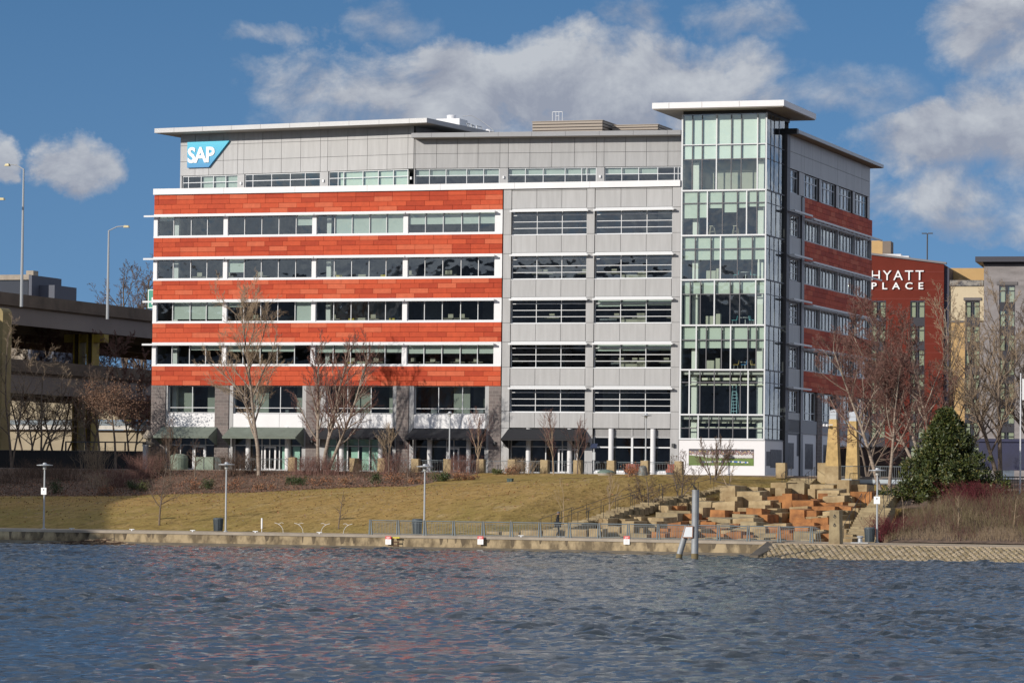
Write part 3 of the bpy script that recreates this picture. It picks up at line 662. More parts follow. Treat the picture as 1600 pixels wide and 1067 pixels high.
# tower
rows = [(31.6, 38.62, (53.5, 54.42, 55.8, 57.17, 58.11, 59.64), (34.46, 35.8), (55.8, 59.64), None),
        (27.5, 31.6, (54.05, 54.98, 56.39, 57.76, 58.67, 59.61), (30.46,), (54.98, 58.67), 2),
        (23.45, 27.5, (53.84, 55.32, 56.25, 57.83, 59.2), (26.28,), (56.25,), 25.3),
        (19.31, 23.45, (53.4, 54.38, 55.71, 57.17, 58.07, 59.58), (22.16,), (55.71, 59.58), 22.2),
        (15.26, 19.31, (54.04, 54.96, 56.4, 57.27, 58.86, 59.65), (18.0,), (54.04, 57.27), 17.25),
        (11.18, 15.26, (53.42, 54.41, 55.75, 57.24, 58.2, 58.94), (14.13,), (53.42, 58.94), None),
        (8.97, 11.18, (53.45, 54.29, 55.28, 56.22, 57.53, 58.92), (9.96,), (54.29, 58.92), None)]
for ri, (z0, z1, vl, hl, wl, bz) in enumerate(rows):
    mbd = MB(); mbw = MB(); es = [52.62] + list(vl) + [60.38]
    for x in vl:
        if x in wl: mbw.box(x - .055, x + .055, -.10, .12, z0 + .08, z1 - .08)
        else: mbd.box(x - .04, x + .04, -.03, .09, z0 + .08, z1 - .08)
    for h in hl:
        for i in range(len(es) - 1): mbd.box(es[i] + .05, es[i + 1] - .05, -.02, .12, h - .04, h + .04)
    mbw.box(52.5, 60.42, -.12, .14, z0 - .06, z0 + .08)
    if ri == 0: mbw.box(52.5, 60.42, -.06, .14, 35.76, 35.84)
    w = part('tower_window', mbd, M_dgrey, B); part('white_mullion', mbw, M_wmetal, w)
    mb = MB(); mb.quad((52.55, .02, z0 + .03), (60.45, .02, z0 + .03), (60.45, .02, z1 - .03), (52.55, .02, z1 - .03)); part('pane', mb, M_gglass, w)
    mb = MB()
    if bz == 2:
        for i in range(len(es) - 1): mb.box(es[i] + .07, es[i + 1] - .07, .17, .19, (29.1, 29.15, 30.0, 29.6, 30.0, 30.1, 30.1)[i], z1 - .05)
    elif bz:
        for i in range(len(es) - 1): mb.box(es[i] + .07, es[i + 1] - .07, .28, .30, bz, z1 - .12)
        if ri == 3: mb.box(52.75, 53.35, .35, .37, z0 + .1, bz)
    elif ri == 0: mb.box(52.7, 60.3, .16, .20, 34.5, 38.5)
    if mb.v: part('blind', mb, M_blind if ri else mat('pale_backing', (.82, .90, .84), .7), w)
    # side glass
    z0s = z0; svl = [(1.5, 2.8, 4.6), (1.9, 3.6, 5.3), (1.3, 3.0, 4.7), (1.9, 3.4, 5.2), (1.4, 3.2, 5.0), (1.9, 3.5, 5.1), (1.5, 3.0, 4.8)][ri]
    mb = MB(Ts)
    for x in svl: mb.box(x - .035, x + .035, -.02, .12, z0 + .06, z1 - .06)
    for h in hl: mb.box(.1, 6.6, -.015, .1, h - .03, h + .03)
    mb.box(.06, 6.7, -.06, .14, z0 - .05, z0 + .06); w = part('tower_side_window', mb, M_dgrey, B)
    mb = MB(Ts); mb.quad((.05, .02, z0 + .03), (6.72, .02, z0 + .03), (6.72, .02, z1 - .03), (.05, .02, z1 - .03)); part('pane', mb, M_glass, w)
mb = MB(); mb.box(60.40, 60.52, -.10, .06, 8.9, 38.6); mb.box(52.48, 52.62, -.08, .3, 8.9, 38.6); part('corner_post', mb, M_wmetal, B)
mb = MB()
for z0, *_ in rows[:-1]: mb.box(52.7, 60.3, .30, 9, z0 - .42, z0 - .1)
mb.box(52.7, 60.3, .3, 9, 8.6, 8.85); part('tower_slab', mb, M_ceil, B)
mb = MB()
for a in (53.62, 59.75):
    for z0, z1, *_ in rows: mb.box(a - .27, a + .27, .9, 1.4, z0 - .1, z1 - .42)
part('interior_column', mb, M_col, B)
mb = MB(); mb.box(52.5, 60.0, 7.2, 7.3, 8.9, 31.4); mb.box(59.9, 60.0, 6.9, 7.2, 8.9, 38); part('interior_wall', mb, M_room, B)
mb = MB(); mb.box(52.7, 60.0, 2.4, 2.5, 31.6, 34.5); part('interior_wall', mb, mat('pale_interior', (.42, .42, .36), .8), B)
mb = MB()
for zz in (14.35, 10.45):
    for i in range(7): mb.box(53.4 + i * .95, 54.1 + i * .95, .9, 1.6, zz, zz + .22)
    mb.box(52.8, 60.2, .8, .95, zz - .5, zz - .36)
part('ceiling_beam', mb, mat('beam_white', (.75, .75, .62), .6), B)
# tower roof
mb = MB(); mb.box(50.2, 62.55, -2.0, 10.5, 38.98, 39.52, 0); mb.box(50.3, 62.45, -1.9, 10.4, 38.90, 38.975, 1)
for j in (51.8, 54.9, 58.4): mb.box(j - .012, j + .012, -2.006, -1.9, 39.0, 39.5, 2)
part('tower_roof', mb, [M_white, M_soffit, M_joint], B)
mb = MB(); mb.box(52.6, 60.4, .05, 9, 38.55, 38.9); part('roof_collar', mb, M_dark, B)
mb = MB(); mb.box(52.8, 60.3, 8.9, 9.0, 32.0, 38.6); mb.box(52.5, 52.6, .3, 9, 32.0, 38.6); part('tower_wall', mb, M_greyp[0], B)
# white base with photo mural
mb = MB(); mb.box(52.5, 60.56, -.08, .0, 5.65, 8.86); mb.box(60.5, 60.56, .0, 6.75, 5.65, 8.86); part('base_wall', mb, mat('base_white', (.73, .72, .735), .5), B)
mb = MB(); mb.box(52.45, 60.6, -.14, .05, 8.87, 8.93); mb.box(60.5, 60.6, .05, 6.8, 8.87, 8.93); part('base_cap', mb, M_fascia, B)
def mural():
    T = lambda a, d, z: (53.44 + a, -.10 + d, 6.58 + z)
    mb = MB(T); r = random.Random(2); L, H = 6.1, 1.5
    mb.box(0, L, 0, .02, 0, H, 0)                                   # pitch
    mb.box(0, L, -.003, .0, H * .45, H * .86, 7)
    mb.box(0, L, -.004, .0, H * .86, H, 1)                          # dark stand
    for i in range(185):                                            # crowd rows
        x = r.uniform(0, L - .09); z = H * r.uniform(.60, .90); mb.box(x, x + .085, -.009, -.004, z, z + .06, r.choice((2, 3, 3, 4, 1)))
    for i in range(60):                                             # line of white players
        x = .1 + i * (L - .2) / 60; mb.box(x, x + .075, -.013, -.010, H * (.46 + .03 * r.random()), H * (.62 + .06 * r.random()), 2)
    mb.add([(0, -.014, H * .1), (0, -.014, H * .62), (1.7, -.014, H * .50), (2.2, -.014, H * .1)], [(0, 3, 2, 1)], 5)
    for i in range(26):                                             # spread banner, blue and white
        x = 1.2 + i * .17; z = H * (.24 - .06 * abs(i - 13) / 13); mb.box(x, x + .14, -.019, -.014, z - .06 * r.random(), z + .09, r.choice((2, 6, 2)))
    return part('wall_mural', mb, [mat('pitch_green', (.10, .17, .02), .5, var=.4, scale=2), mat('stand_dark', (.05, .045, .06), .5), mat('print_white', (.7, .7, .68), .5), mat('print_pink', (.42, .22, .2), .5),
                            mat('print_yellow', (.5, .4, .12), .5), mat('pitch_shade', (.10, .15, .03), .5), mat('print_blue', (.05, .14, .5), .5), mat('print_crowd', (.22, .15, .15), .5, var=.5, scale=6)], B, label='photo mural of a team lined up on a green pitch')
mural()
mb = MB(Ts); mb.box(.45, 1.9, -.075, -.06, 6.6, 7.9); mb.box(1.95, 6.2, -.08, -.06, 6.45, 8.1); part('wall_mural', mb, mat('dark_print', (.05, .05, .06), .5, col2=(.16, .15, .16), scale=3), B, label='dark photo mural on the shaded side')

# east side
def side():
    panels(Ts, [6.75, 7.9], [5.7, 9.8, 13.7, 17.8, 21.9, 26.0, 30.1, 34.2, 37.33], 'pilaster', d0=-.25, d1=.4, mats=[M_dgrey])
    panels(Ts, [13.2, 14.2], [5.7, 9.8, 13.7, 17.8, 21.9, 26.0, 30.1, 32.0], 'pilaster', d0=-.15, d1=.4, mats=[mat('slate_panel', (.24, .24, .26), .45)])
    mb = MB(Ts); mb.box(7.9, 8.25, .0, .4, 5.7, 37.44); part('metal_pilaster', mb, M_greyp[0], B)
    for k in range(7):   # narrow bay
        z0 = 32.2 - 4.1 * k; z1 = z0 + (2.1 if k == 0 else 1.95)
        if k == 0: continue
        panels(Ts, [8.3, 13.2], [z0 - 2.0, z0 - .05], 'spandrel') if k < 6 else None
        if k < 6: window(Ts, 8.3, 12.4, z0, z1, (9.7, 11.1), (z0 + .65, z0 + 1.3), rec=.15)
        mb = MB(Ts); mb.box(12.4, 13.2, .0, .4, z0, z1 + .2); mb.box(8.3, 12.4, 0, .4, z1, z1 + .2); part('window_reveal', mb, M_dgrey, B)
        if k in (1, 2, 3, 4, 5): sunshade(Ts, 7.2, 14.4, z1 + .25, proj=.9)
    panels(Ts, [8.3, 13.2], [30.3, 32.1], 'spandrel')
    for k in range(4):
        tiles(Ts, 14.3, 43.95, 30.15 - 4.1 * k, 32.05 - 4.1 * k, 200 + k)
    tiles(Ts, 14.3, 43.95, 13.75, 15.65, 204)
    for k in range(4):
        z0 = 28.03 - 4.1 * k; z1 = z0 + 1.9
        mb = MB(Ts); mb.box(14.3, 43.95, -.05, .3, z0 - .14, z0); mb.box(14.3, 43.95, 0, .3, z1, z1 + .2)
        for a in (14.3, 21.15, 28.6, 36.1, 43.55): mb.box(a, a + .32, -.03, .3, z0, z1)
        part('grey_trim', mb, M_greyp[0], B)
        for a in (14.62, 21.47, 28.92, 36.42):
            b_ = {14.62: 21.15, 21.47: 28.6, 28.92: 36.1, 36.42: 43.55}[a]; n = 5; st = (b_ - a) / n
            window(Ts, a, b_, z0, z1, [a + st * i for i in range(1, n)], (), rec=.15, fm=M_alum, mw=.09, bd=.4, blinds=[(a + st * i, a + st * (i + 1), z0 + rnd.choice((.9, 1.2, .3))) for i in range(n) if rnd.random() < .25])
        sunshade(Ts, 14.4, 44.6, z1 + .12, proj=1.0)
    # top storey
    jl = [8.3, 13.0, 14.35, 17.5, 21.1, 24.4, 28.2, 31.9, 35.5, 39, 42.85]
    panels(Ts, jl, [34.32, 35.9, 37.44], 'penthouse_cladding')
    gs = [(8.3, 12.3), (14.35, 20.5), (21.4, 27.7), (28.8, 35.0), (35.97, 41.75)]
    pr = 8.3
    for (a, b_) in gs:
        if a - pr > .1: panels(Ts, [pr, a], [32.1, 34.3], 'penthouse_pier')
        n = 3 if b_ - a < 5 else 4; st = (b_ - a) / n
        window(Ts, a, b_, 32.15, 34.3, [a + st * i for i in range(1, n)], (33.6,), rec=.18, fm=M_alum, mw=.09)
        pr = b_
    panels(Ts, [41.75, 42.85], [32.1, 34.3], 'penthouse_pier')
    mb = MB(Ts); mb.box(7.6, 45.0, -1.0, 4, 37.50, 37.82, 0); mb.box(7.7, 44.9, -.9, 3.9, 37.46, 37.497, 1); mb.box(6.9, 7.6, -1.1, 1.6, 37.35, 37.85, 2)
    part('side_roof', mb, [M_fascia, mat('wood_soffit', (.30, .22, .14), .7), M_dark], B)
    # lower storeys
    for a, b_, n in ((14.3, 20.2, 3), (22.2, 28.0, 3), (30, 36, 3), (37.5, 43.5, 3)):
        st = (b_ - a) / n; window(Ts, a, b_, 11.0, 13.7, [a + st * i for i in range(1, n)], (11.7,), rec=.2, fm=M_alum, mw=.09)
        panels(Ts, [a, b_], [9.7, 10.98], 'spandrel', mats=[mat('slate_panel', (.24, .24, .26), .45)])
    panels(Ts, [8.3, 13.2], [9.75, 11.0], 'spandrel', mats=[mat('slate_panel', (.24, .24, .26), .45)])
    for a, b_ in ((20.2, 22.2), (28, 30), (36, 37.5), (43.5, 43.95)): mb = MB(Ts); mb.box(a, b_, -.1, .5, 5.6, 13.74); part('stone_pier', mb, M_block, B)
    for a, b_ in ((7.9, 13.2), (14.9, 20.2), (22.2, 28), (30, 36), (37.5, 43.5)): mb = MB(Ts); mb.box(a, b_, .02, .4, 5.6, 9.7); part('side_panel', mb, mat('base_white', (.73, .72, .735), .5), B)
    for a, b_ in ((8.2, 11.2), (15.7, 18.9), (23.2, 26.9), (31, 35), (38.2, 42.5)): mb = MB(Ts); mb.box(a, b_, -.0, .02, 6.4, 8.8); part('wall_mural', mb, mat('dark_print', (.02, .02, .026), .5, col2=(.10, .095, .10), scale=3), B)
    mb = MB(); mb.box(60.0, 60.1, 7, 44, 5.6, 9.6); mb.box(51.5, 51.7, 14, 44, 5.6, 37.6); mb.box(52, 60.1, 14.0, 14.1, 5.6, 37.7)
    mb.box(60.0 - .1, 60.0, 8.0, 13, 36, 36.1); part('interior_wall', mb, M_room, B)
    for k in range(7):
        zf = 31.65 - 4.1 * k if k < 6 else 9.2
        mb = MB(); mb.box(51.7, 60.1, 14.1, 43.9, zf - .4, zf); mb.box(51.7, 60.1, 7.3, 14, zf - .4, zf); part('floor_slab', mb, M_ceil, B)
    mb = MB(); mb.box(51.7, 59.5, 42.9, 43.0, 32.1, 37.44); mb.box(51.7, 60.2, 9.2, 43, 37.3, 37.44); part('penthouse_wall', mb, M_greyp[1], B)
side()

# things inside the tower
def ladder():
    u0, z = 58.0 - .8, 11.28
    mb = MB()
    for s in (-.27, .27): mb.tube((s, 0, 0), (s * .6, .12, 2.6), .03); mb.tube((s, .9, 0), (s * .6, .16, 2.6), .025)
    for i in range(8): zz = .25 + i * .3; mb.box(-.25 + i * .012, .25 - i * .012, .01 + i * .014, .07 + i * .014, zz, zz + .04)
    solid('step_ladder', mb, mat('ladder_blue', (.35, .62, .72), .4), 'pale blue step ladder standing inside the glass tower', 'ladder', u0, 1.6, z)
ladder()
def chair_mb():
    mb = MB()
    for x, y in ((-.2, -.2), (.2, -.2), (.2, .2), (-.2, .2)): mb.tube((x, y, 0), (x * .8, y * .8, .45), .015, n=5, mi=1)
    mb.box(-.24, .24, -.24, .24, .45, .50); mb.hexa([(-.22, .2, .5), (.22, .2, .5), (.22, .25, .5), (-.22, .25, .5), (-.2, .28, .88), (.2, .28, .88), (.2, .31, .88), (-.2, .31, .88)])
    return mb
for i, (u, v, zf, c, nm) in enumerate(((57.3, 1.5, 23.5, (.08, .32, .36), 'teal chair left of the uppermost round table in the glass tower'), (59.0, 1.5, 23.5, (.08, .32, .36), 'teal chair right of the uppermost round table in the glass tower'),
                                 (57.2, 1.5, 19.36, (.10, .36, .38), 'teal chair left of the table in the middle of the glass tower'), (58.9, 1.5, 19.36, (.15, .42, .46), 'pale teal chair right of the table in the middle of the glass tower'),
                                 (57.4, 1.4, 15.3, (.42, .30, .08), 'mustard chair on the left of the table in the glass tower'), (59.1, 1.4, 15.3, (.42, .30, .08), 'mustard chair on the right of the table in the glass tower'), (58.2, 1.2, 15.3, (.03, .22, .5), 'blue chair between two mustard chairs in the glass tower'))):
    solid('chair', chair_mb(), [mat('chair_%d' % i, c, .5), M_alum], nm, 'chair', u, v, zf, 'chairs in the glass tower', rot=(1 if i % 2 else -1) * 1.4)
for (zf, s) in ((23.5, 'upper'), (19.36, 'middle'), (15.3, 'lower')):
    mb = MB(); mb.lathe([(.5, .70), (.5, .74)], n=16); mb.tube((0, 0, 0), (0, 0, .70), .04); mb.lathe([(.28, 0), (.28, .03)]); solid('round_table', mb, M_wmetal, 'small round table, the %s of three inside the glass tower' % s, 'table', 58.15, 1.8, zf)
    mb = MB(); mb.box(-.45, .45, -.25, .25, 0, .85); mb.box(.5, .9, -.25, .25, 0, 1.05); mb.box(-.43, -.01, -.262, -.25, .05, .8); mb.box(.01, .43, -.262, -.25, .05, .8)
    solid('cabinet', mb, mat('cabinet_cream', (.45, .45, .36), .6), 'cream cabinet, the %s of three inside the glass tower' % s, 'cabinet', 55.1, 1.2, zf)
for (u, s) in ((55.2, 'left'), (57.4, 'right')):
    mb = MB()
    for x, y in ((-.28, -.2), (.28, -.2), (.28, .2), (-.28, .2)): mb.tube((x, y, 0), (x * .5, y * .5, .78), .025, n=5)
    mb.box(-.22, .22, -.18, .18, .78, .84); mb.box(-.2, .2, -.02, .02, .3, .34)
    solid('bar_stool', mb, mat('stool_wood', (.5, .45, .36), .5), 'pale splayed bar stool, %s one of two behind the tower glass' % s, 'stool', u, .9, 27.6, 'bar stools in the tower')

# rooftop plant
t = thing('rooftop_fan_unit', 'white square exhaust unit with a round stack on the roof', 'rooftop unit', 25.6, 12, 37.6)
mb = MB(); mb.box(-1.25, 1.15, 0, 2.4, 0, 2.45); mb.box(-1.3, 3.6, -.1, 2.4, -.3, 1.35 - .9); part('housing', mb, M_white, t)
mb = MB(); mb.lathe([(.42, 2.45), (.46, 2.85), (.40, 2.9)], -.1, 1.2, 20); part('stack', mb, M_white, t)
t = thing('rooftop_pipes', 'tangle of grey and white pipes beside the white exhaust unit', 'pipework', 28.4, 12.5, 37.6); mb = MB(); r_ = random.Random(5)
for i in range(16):
    a = r_.uniform(-1.2, 1.7); h = 1.0 + 1.4 * (1.7 - a) / 3 * r_.random(); mb.path([(a, r_.random(), 0), (a, r_.random(), h), (a + r_.uniform(-.5, .6), r_.random(), h + .1), (a + r_.uniform(-.3, .8), .4, .3)], .05, 5)
mb.path([(-1.5, 0, 2.7), (-.6, 0, 2.75), (.4, .2, 2.2), (1.6, .2, 1.3)], .035, 5); part('pipe_run', mb, M_galv, t)
mb = MB(); mb.path([(.9, 0, 0), (.9, 0, 1.1), (1.15, 0, 1.3), (1.3, 0, 1.1), (1.3, 0, .5)], .17, 8); mb.path([(2.2, 0, 0), (2.2, 0, .9), (2.4, 0, 1.0), (2.5, 0, .7)], .12, 8); part('white_duct', mb, M_white, t)
M_ltan = mat('louvre_tan', (.33, .28, .23), .6)
for u, v, w, h, nm in ((34.15, 12, 7.1, 2.05, 'long ribbed tan rooftop screen with a frame standing on it'), (41.6, 14, 4.6, 1.75, 'shorter ribbed tan rooftop screen beside the tower roof')):
    t = thing('rooftop_screen', nm, 'rooftop unit', u, v, 37.5, 'ribbed rooftop screens')
    mb = MB()
    for i in range(7): mb.box(.06, w, -.04, .05, i * h / 7 + .03, (i + 1) * h / 7 - .07); mb.box(w - .03, w + .04, .1, 5, i * h / 7 + .03, (i + 1) * h / 7 - .07)
    part('louvres', mb, M_ltan, t); mb = MB(); mb.box(.03, w - .04, .05, 5, 0, h - .04); part('housing', mb, mat('screen_dark', (.12, .10, .09), .7), t); mb = MB(); mb.box(0, w + .06, -.06, 5.05, h - .035, h + .03); part('cap', mb, M_ltan, t)
mb = MB()
for x in (0, .35, .65, 1.0): mb.tube((x, 0, 0), (x, 0, 1.0), .03)
mb.tube((0, 0, 1.0), (1, 0, 1.0), .04); mb.tube((.35, 0, .6), (.65, 0, .6), .03); solid('roof_hatch_rail', mb, M_wmetal, 'small pale pipe frame on top of the tan rooftop screen', 'guard rail', 35.9, 13, 39.56)

# ------------------------------------------------------------------ far shore behind the viewer (seen only in the windows)
mb = MB()
def hill_f(x): return 74 + 9 * math.sin(x * .006) + 6 * math.sin(x * .021 + 1) + 3 * math.sin(x * .07)
xs_ = frange(-1500, 1500, 12); n_ = len(xs_)
for x in xs_:
    for (y, k) in ((-325, 0.02), (-345, .12), (-400, .65), (-450, 1.0), (-700, .9)): mb.v.append((x, y, hill_f(x) * k))
for i in range(n_ - 1):
    for j in range(4): mb.f.append((i * 5 + j, i * 5 + j + 1, (i + 1) * 5 + j + 1, (i + 1) * 5 + j)); mb.m.append(0)
struct('hillside', mb, mat('wooded_hill', (.16, .175, .20), .95, var=.5, scale=.03), site=False)

# ------------------------------------------------------------------ bridge and ramps on the left
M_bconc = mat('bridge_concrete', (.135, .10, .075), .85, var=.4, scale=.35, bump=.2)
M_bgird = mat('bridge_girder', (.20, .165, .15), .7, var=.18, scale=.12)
M_brown = mat('brown_steel', (.16, .125, .075), .6, var=.2, scale=.2)
UP = [(22, -230), (5, -190), (-7.5, -126), (-16.5, -93), (-22.5, -50), (-25, 0), (-25, 140), (-25, 420)]
LOW = [(-25, -40), (-25, 0), (-25, 140), (-25, 420)]
def strip(mb, pts, o0, o1, z0, z1, mi=0):
    for (a, va), (b, vb) in zip(pts[:-1], pts[1:]):
        mb.hexa([(a + o0, va, z0), (b + o0, vb, z0), (b + o1, vb, z0), (a + o1, va, z0), (a + o0, va, z1), (b + o0, vb, z1), (b + o1, vb, z1), (a + o1, va, z1)], mi)
def deck(name, label, pts, wd, ztop, par, dk, gird):
    t = thing(name, label, 'overpass', 0, 0, 0, 'road decks of the overpass')
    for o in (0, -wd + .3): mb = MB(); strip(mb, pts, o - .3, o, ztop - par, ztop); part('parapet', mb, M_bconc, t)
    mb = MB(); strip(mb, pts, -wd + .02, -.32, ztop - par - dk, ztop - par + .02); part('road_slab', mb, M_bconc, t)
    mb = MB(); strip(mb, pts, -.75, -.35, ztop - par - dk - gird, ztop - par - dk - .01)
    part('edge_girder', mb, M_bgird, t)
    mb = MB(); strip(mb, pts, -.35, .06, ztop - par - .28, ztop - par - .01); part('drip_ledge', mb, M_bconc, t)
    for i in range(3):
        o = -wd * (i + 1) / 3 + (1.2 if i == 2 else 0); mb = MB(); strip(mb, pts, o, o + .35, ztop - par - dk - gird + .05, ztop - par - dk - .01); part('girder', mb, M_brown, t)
    return t
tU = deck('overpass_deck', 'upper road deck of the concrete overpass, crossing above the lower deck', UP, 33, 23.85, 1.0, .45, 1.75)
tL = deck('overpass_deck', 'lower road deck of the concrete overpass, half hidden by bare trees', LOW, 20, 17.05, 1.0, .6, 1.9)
M_piershade = M_yellow
def pier(u, v, z1, label, w=.8):
    t = thing('overpass_pier', label, 'bridge pier', u, v, 4, 'yellow steel piers')
    for s in (-1, 1):
        mb = MB(); mb.box(s * w - .28, s * w + .28, -.6, .6, 0, z1 - 4, 1); mb.box(s * w - .36, s * w - .28, -.9, .9, 0, z1 - 4); mb.box(s * w + .28, s * w + .36, -.9, .9, 0, z1 - 4); part('column', mb, [M_yellow, mat('web_shade', (.05, .036, .02), .7)], t)  # web coloured dark to stand for shaded column faces, flanges left yellow
    mb = MB(); mb.box(-w - 1.6, w + 1.6, -.6, .6, z1 - 4.9, z1 - 4.02); part('cross_beam', mb, M_yellow, t)
u_, _ = fr(133, 650, 42)
pier(u_, 42, 20.5, 'yellow steel pier with two columns under the upper road deck, nearest of its kind')
for (x, v, zt) in ((52, 95, 13.2), (203, 120, 13.2)):
    u_, _ = fr(x, 690, v); mb = MB(); mb.box(-.5, .5, -.5, .5, 0, zt - 4); mb.box(-.7, .7, -.7, .7, zt - 4.6, zt - 4); 
    solid('ramp_pier', mb, M_yellow, 'slim yellow ramp pier %s under the sunlit ramp' % ('left of the bare trees' if x == 52 else 'right of the twin trunks'), 'bridge pier', u_, v, 4)
# tall rounded pier at the left edge
uL, zL = fr(-14, 475, 8); u2, _ = fr(12, 475, 8)
mb = MB(); w = u2 - uL; poly = [(-w, 0), (w, 0), (w, zL - 5.4)] + [(w - .6 + .6 * math.cos(t), zL - 5.4 + .6 + .0 + .6 * (math.sin(t)) - .6) for t in (0.4, .9, 1.3)] + [(w - .8, zL - 4.8), (-w, zL - 4.8)]
mb.prism(poly, -1, 1); solid('bridge_pier', mb, mat('ochre_concrete', (.30, .235, .11), .8, var=.3, scale=.5), 'tall ochre pier with a rounded shoulder at the left edge', 'bridge pier', uL, 8, 4.4)
# sunlit ramp and wall beyond
def ramp():
    v = 88
    a0, z0 = fr(-60, 640, v); a1, _ = fr(262, 640, v)
    zz = lambda y: fr(140, y, v)[1]
    t = thing('road_ramp', 'sunlit beige road ramp with a white barrier beyond the overpass', 'road ramp', 0, v, 0)
    mb = MB(); mb.box(a0, a1, 0, .5, zz(656), zz(622)); part('upper_wall', mb, mat('beige_wall', (.38, .325, .23), .85, var=.15, scale=.5), t)
    mb = MB(); mb.box(a0, a1, -.3, .45, zz(664), zz(657)); part('steel_girder', mb, mat('blue_grey_steel', (.18, .22, .25), .6), t)
    mb = MB(); mb.box(a0, a1, -.2, .3, zz(671), zz(664.3)); part('white_barrier', mb, mat('barrier_white', (.60, .58, .54), .7, var=.2, scale=2), t)
    mb = MB(); mb.box(a0, a1, .6, 1.2, 3, zz(671.5)); part('lower_wall', mb, mat('beige_wall', (.38, .325, .23), .85), t)
    mb = MB(); mb.box(a0, a1, 0.2, 16, zz(622), zz(620)); part('road_slab', mb, M_bconc, t)
ramp()
# far buildings over the deck
def at(x, y, Y): r = ray(x, y); p = r * (Y / r[1]); return p[0], p[1], p[2] + CAMZ
def site_at(x, y, Y):
    p = at(x, y, Y); q = np.array(p[:2]) - P1; return float(q @ D1), float(q @ D2), p[2]
u_, v_, zt = site_at(45, 430, 620); s = 620 / F_PX
t = thing('distant_building', 'grey concrete building with dark windows far beyond the left overpass', 'building', u_, v_, 0)
mb = MB(); mb.box(-9, 0, 0, 12, 0, zt - 4.6); mb.box(-9, 0, 0, 12, zt - .8, zt + .1); mb.box(-9, -8.4, 0, 12, zt - 4.6, zt - .8); part('wall', mb, M_conc, t)
mb = MB(); mb.box(-8.3, -.3, .4, 11, zt - 4.5, zt - .85); part('window', mb, mat('dark_glazing', (.03, .035, .05), .2), t)
mb = MB(); mb.box(.0, .6, .0, 12, 0, zt); mb.box(.6, 3.6, 3, 12, 0, zt - 1.6); part('side_block', mb, mat('slate_wall', (.09, .10, .13), .7), t)
mb = MB(); mb.box(-2, -.6, 3, 5, zt, zt + 1.0); part('roof_box', mb, M_conc, t)

# road lamps on the deck and the green sign
def road_lamp(px, ytop, ybase, v, hx, hy, label):
    u, z1 = fr(px, ytop, v); _, z0 = fr(px, ybase, v); uh, zh = fr(hx, hy, v)
    t = thing('road_lamp', label, 'street lamp', u, v, z0, 'tall road lamps'); h = z1 - z0
    mb = MB(); mb.tube((0, 0, -.6), (0, 0, h), .17, .09, 8); part('pole', mb, M_galv, t)
    mb = MB(); e = uh - u; mb.path([(0, 0, h - .05), (e * .4, 0, h + (zh - z1) * .7 + .1), (e * .8, 0, zh - z0 + .05)], .06, 6); part('arm', mb, M_galv, t)
    mb = MB(); sgn = 1 if e > 0 else -1; mb.hexa([(e * .75, -.25, zh - z0 - .12), (e * 1.0, -.2, zh - z0 - .12), (e * 1.0, .2, zh - z0 - .12), (e * .75, .25, zh - z0 - .12), (e * .78, -.2, zh - z0 + .12), (e * .97, -.12, zh - z0 + .1), (e * .97, .12, zh - z0 + .1), (e * .78, .2, zh - z0 + .12)])
    part('lamp_head', mb, mat('lamp_cream', (.60, .52, .30), .4), t)
road_lamp(37, 264, 470, 10, 8, 258, 'tallest road lamp on the upper deck, its arm reaching left')
road_lamp(170, 360, 490, 32, 202, 354, 'road lamp on the upper deck near the building, its arm reaching right')
road_lamp(-24, 318, 470, 8, 7, 311, 'cream road lamp head poking in at the left edge')
u_, z_ = fr(241, 482, 40); u0, z1 = fr(231, 452, 40)
t = thing('road_sign', 'green road sign half hidden behind the building edge', 'road sign', u_, 40, z_)
mb = MB(); mb.box(u0 - u_, u0 - u_ + 3.4, 0, .08, 0, z1 - z_); part('sign_board', mb, mat('sign_green', (.0, .26, .17), .4), t)
mb = MB(); w = 3.4; a = u0 - u_
for q in ((a + .05, a + w - .05, .05, .12), (a + .05, a + w - .05, z1 - z_ - .12, z1 - z_ - .05)): mb.box(q[0], q[1], -.02, 0, q[2], q[3])
mb.box(a + .05, a + .12, -.02, 0, .12, z1 - z_ - .12); part('border', mb, mat('sign_white', (.9, .9, .9), .4), t)
part('sign_text', text_mb('1', 1.05, lambda p, d, z: (a + .3 + p, -.03 + d, .45 + z), extrude=.01, offset=.03), mat('sign_white', (.9, .9, .9), .4), t)
mb = MB(); mb.tube((a + 2, .2, -3.5), (a + 2, .2, .3), .12); part('post', mb, M_galv, t)

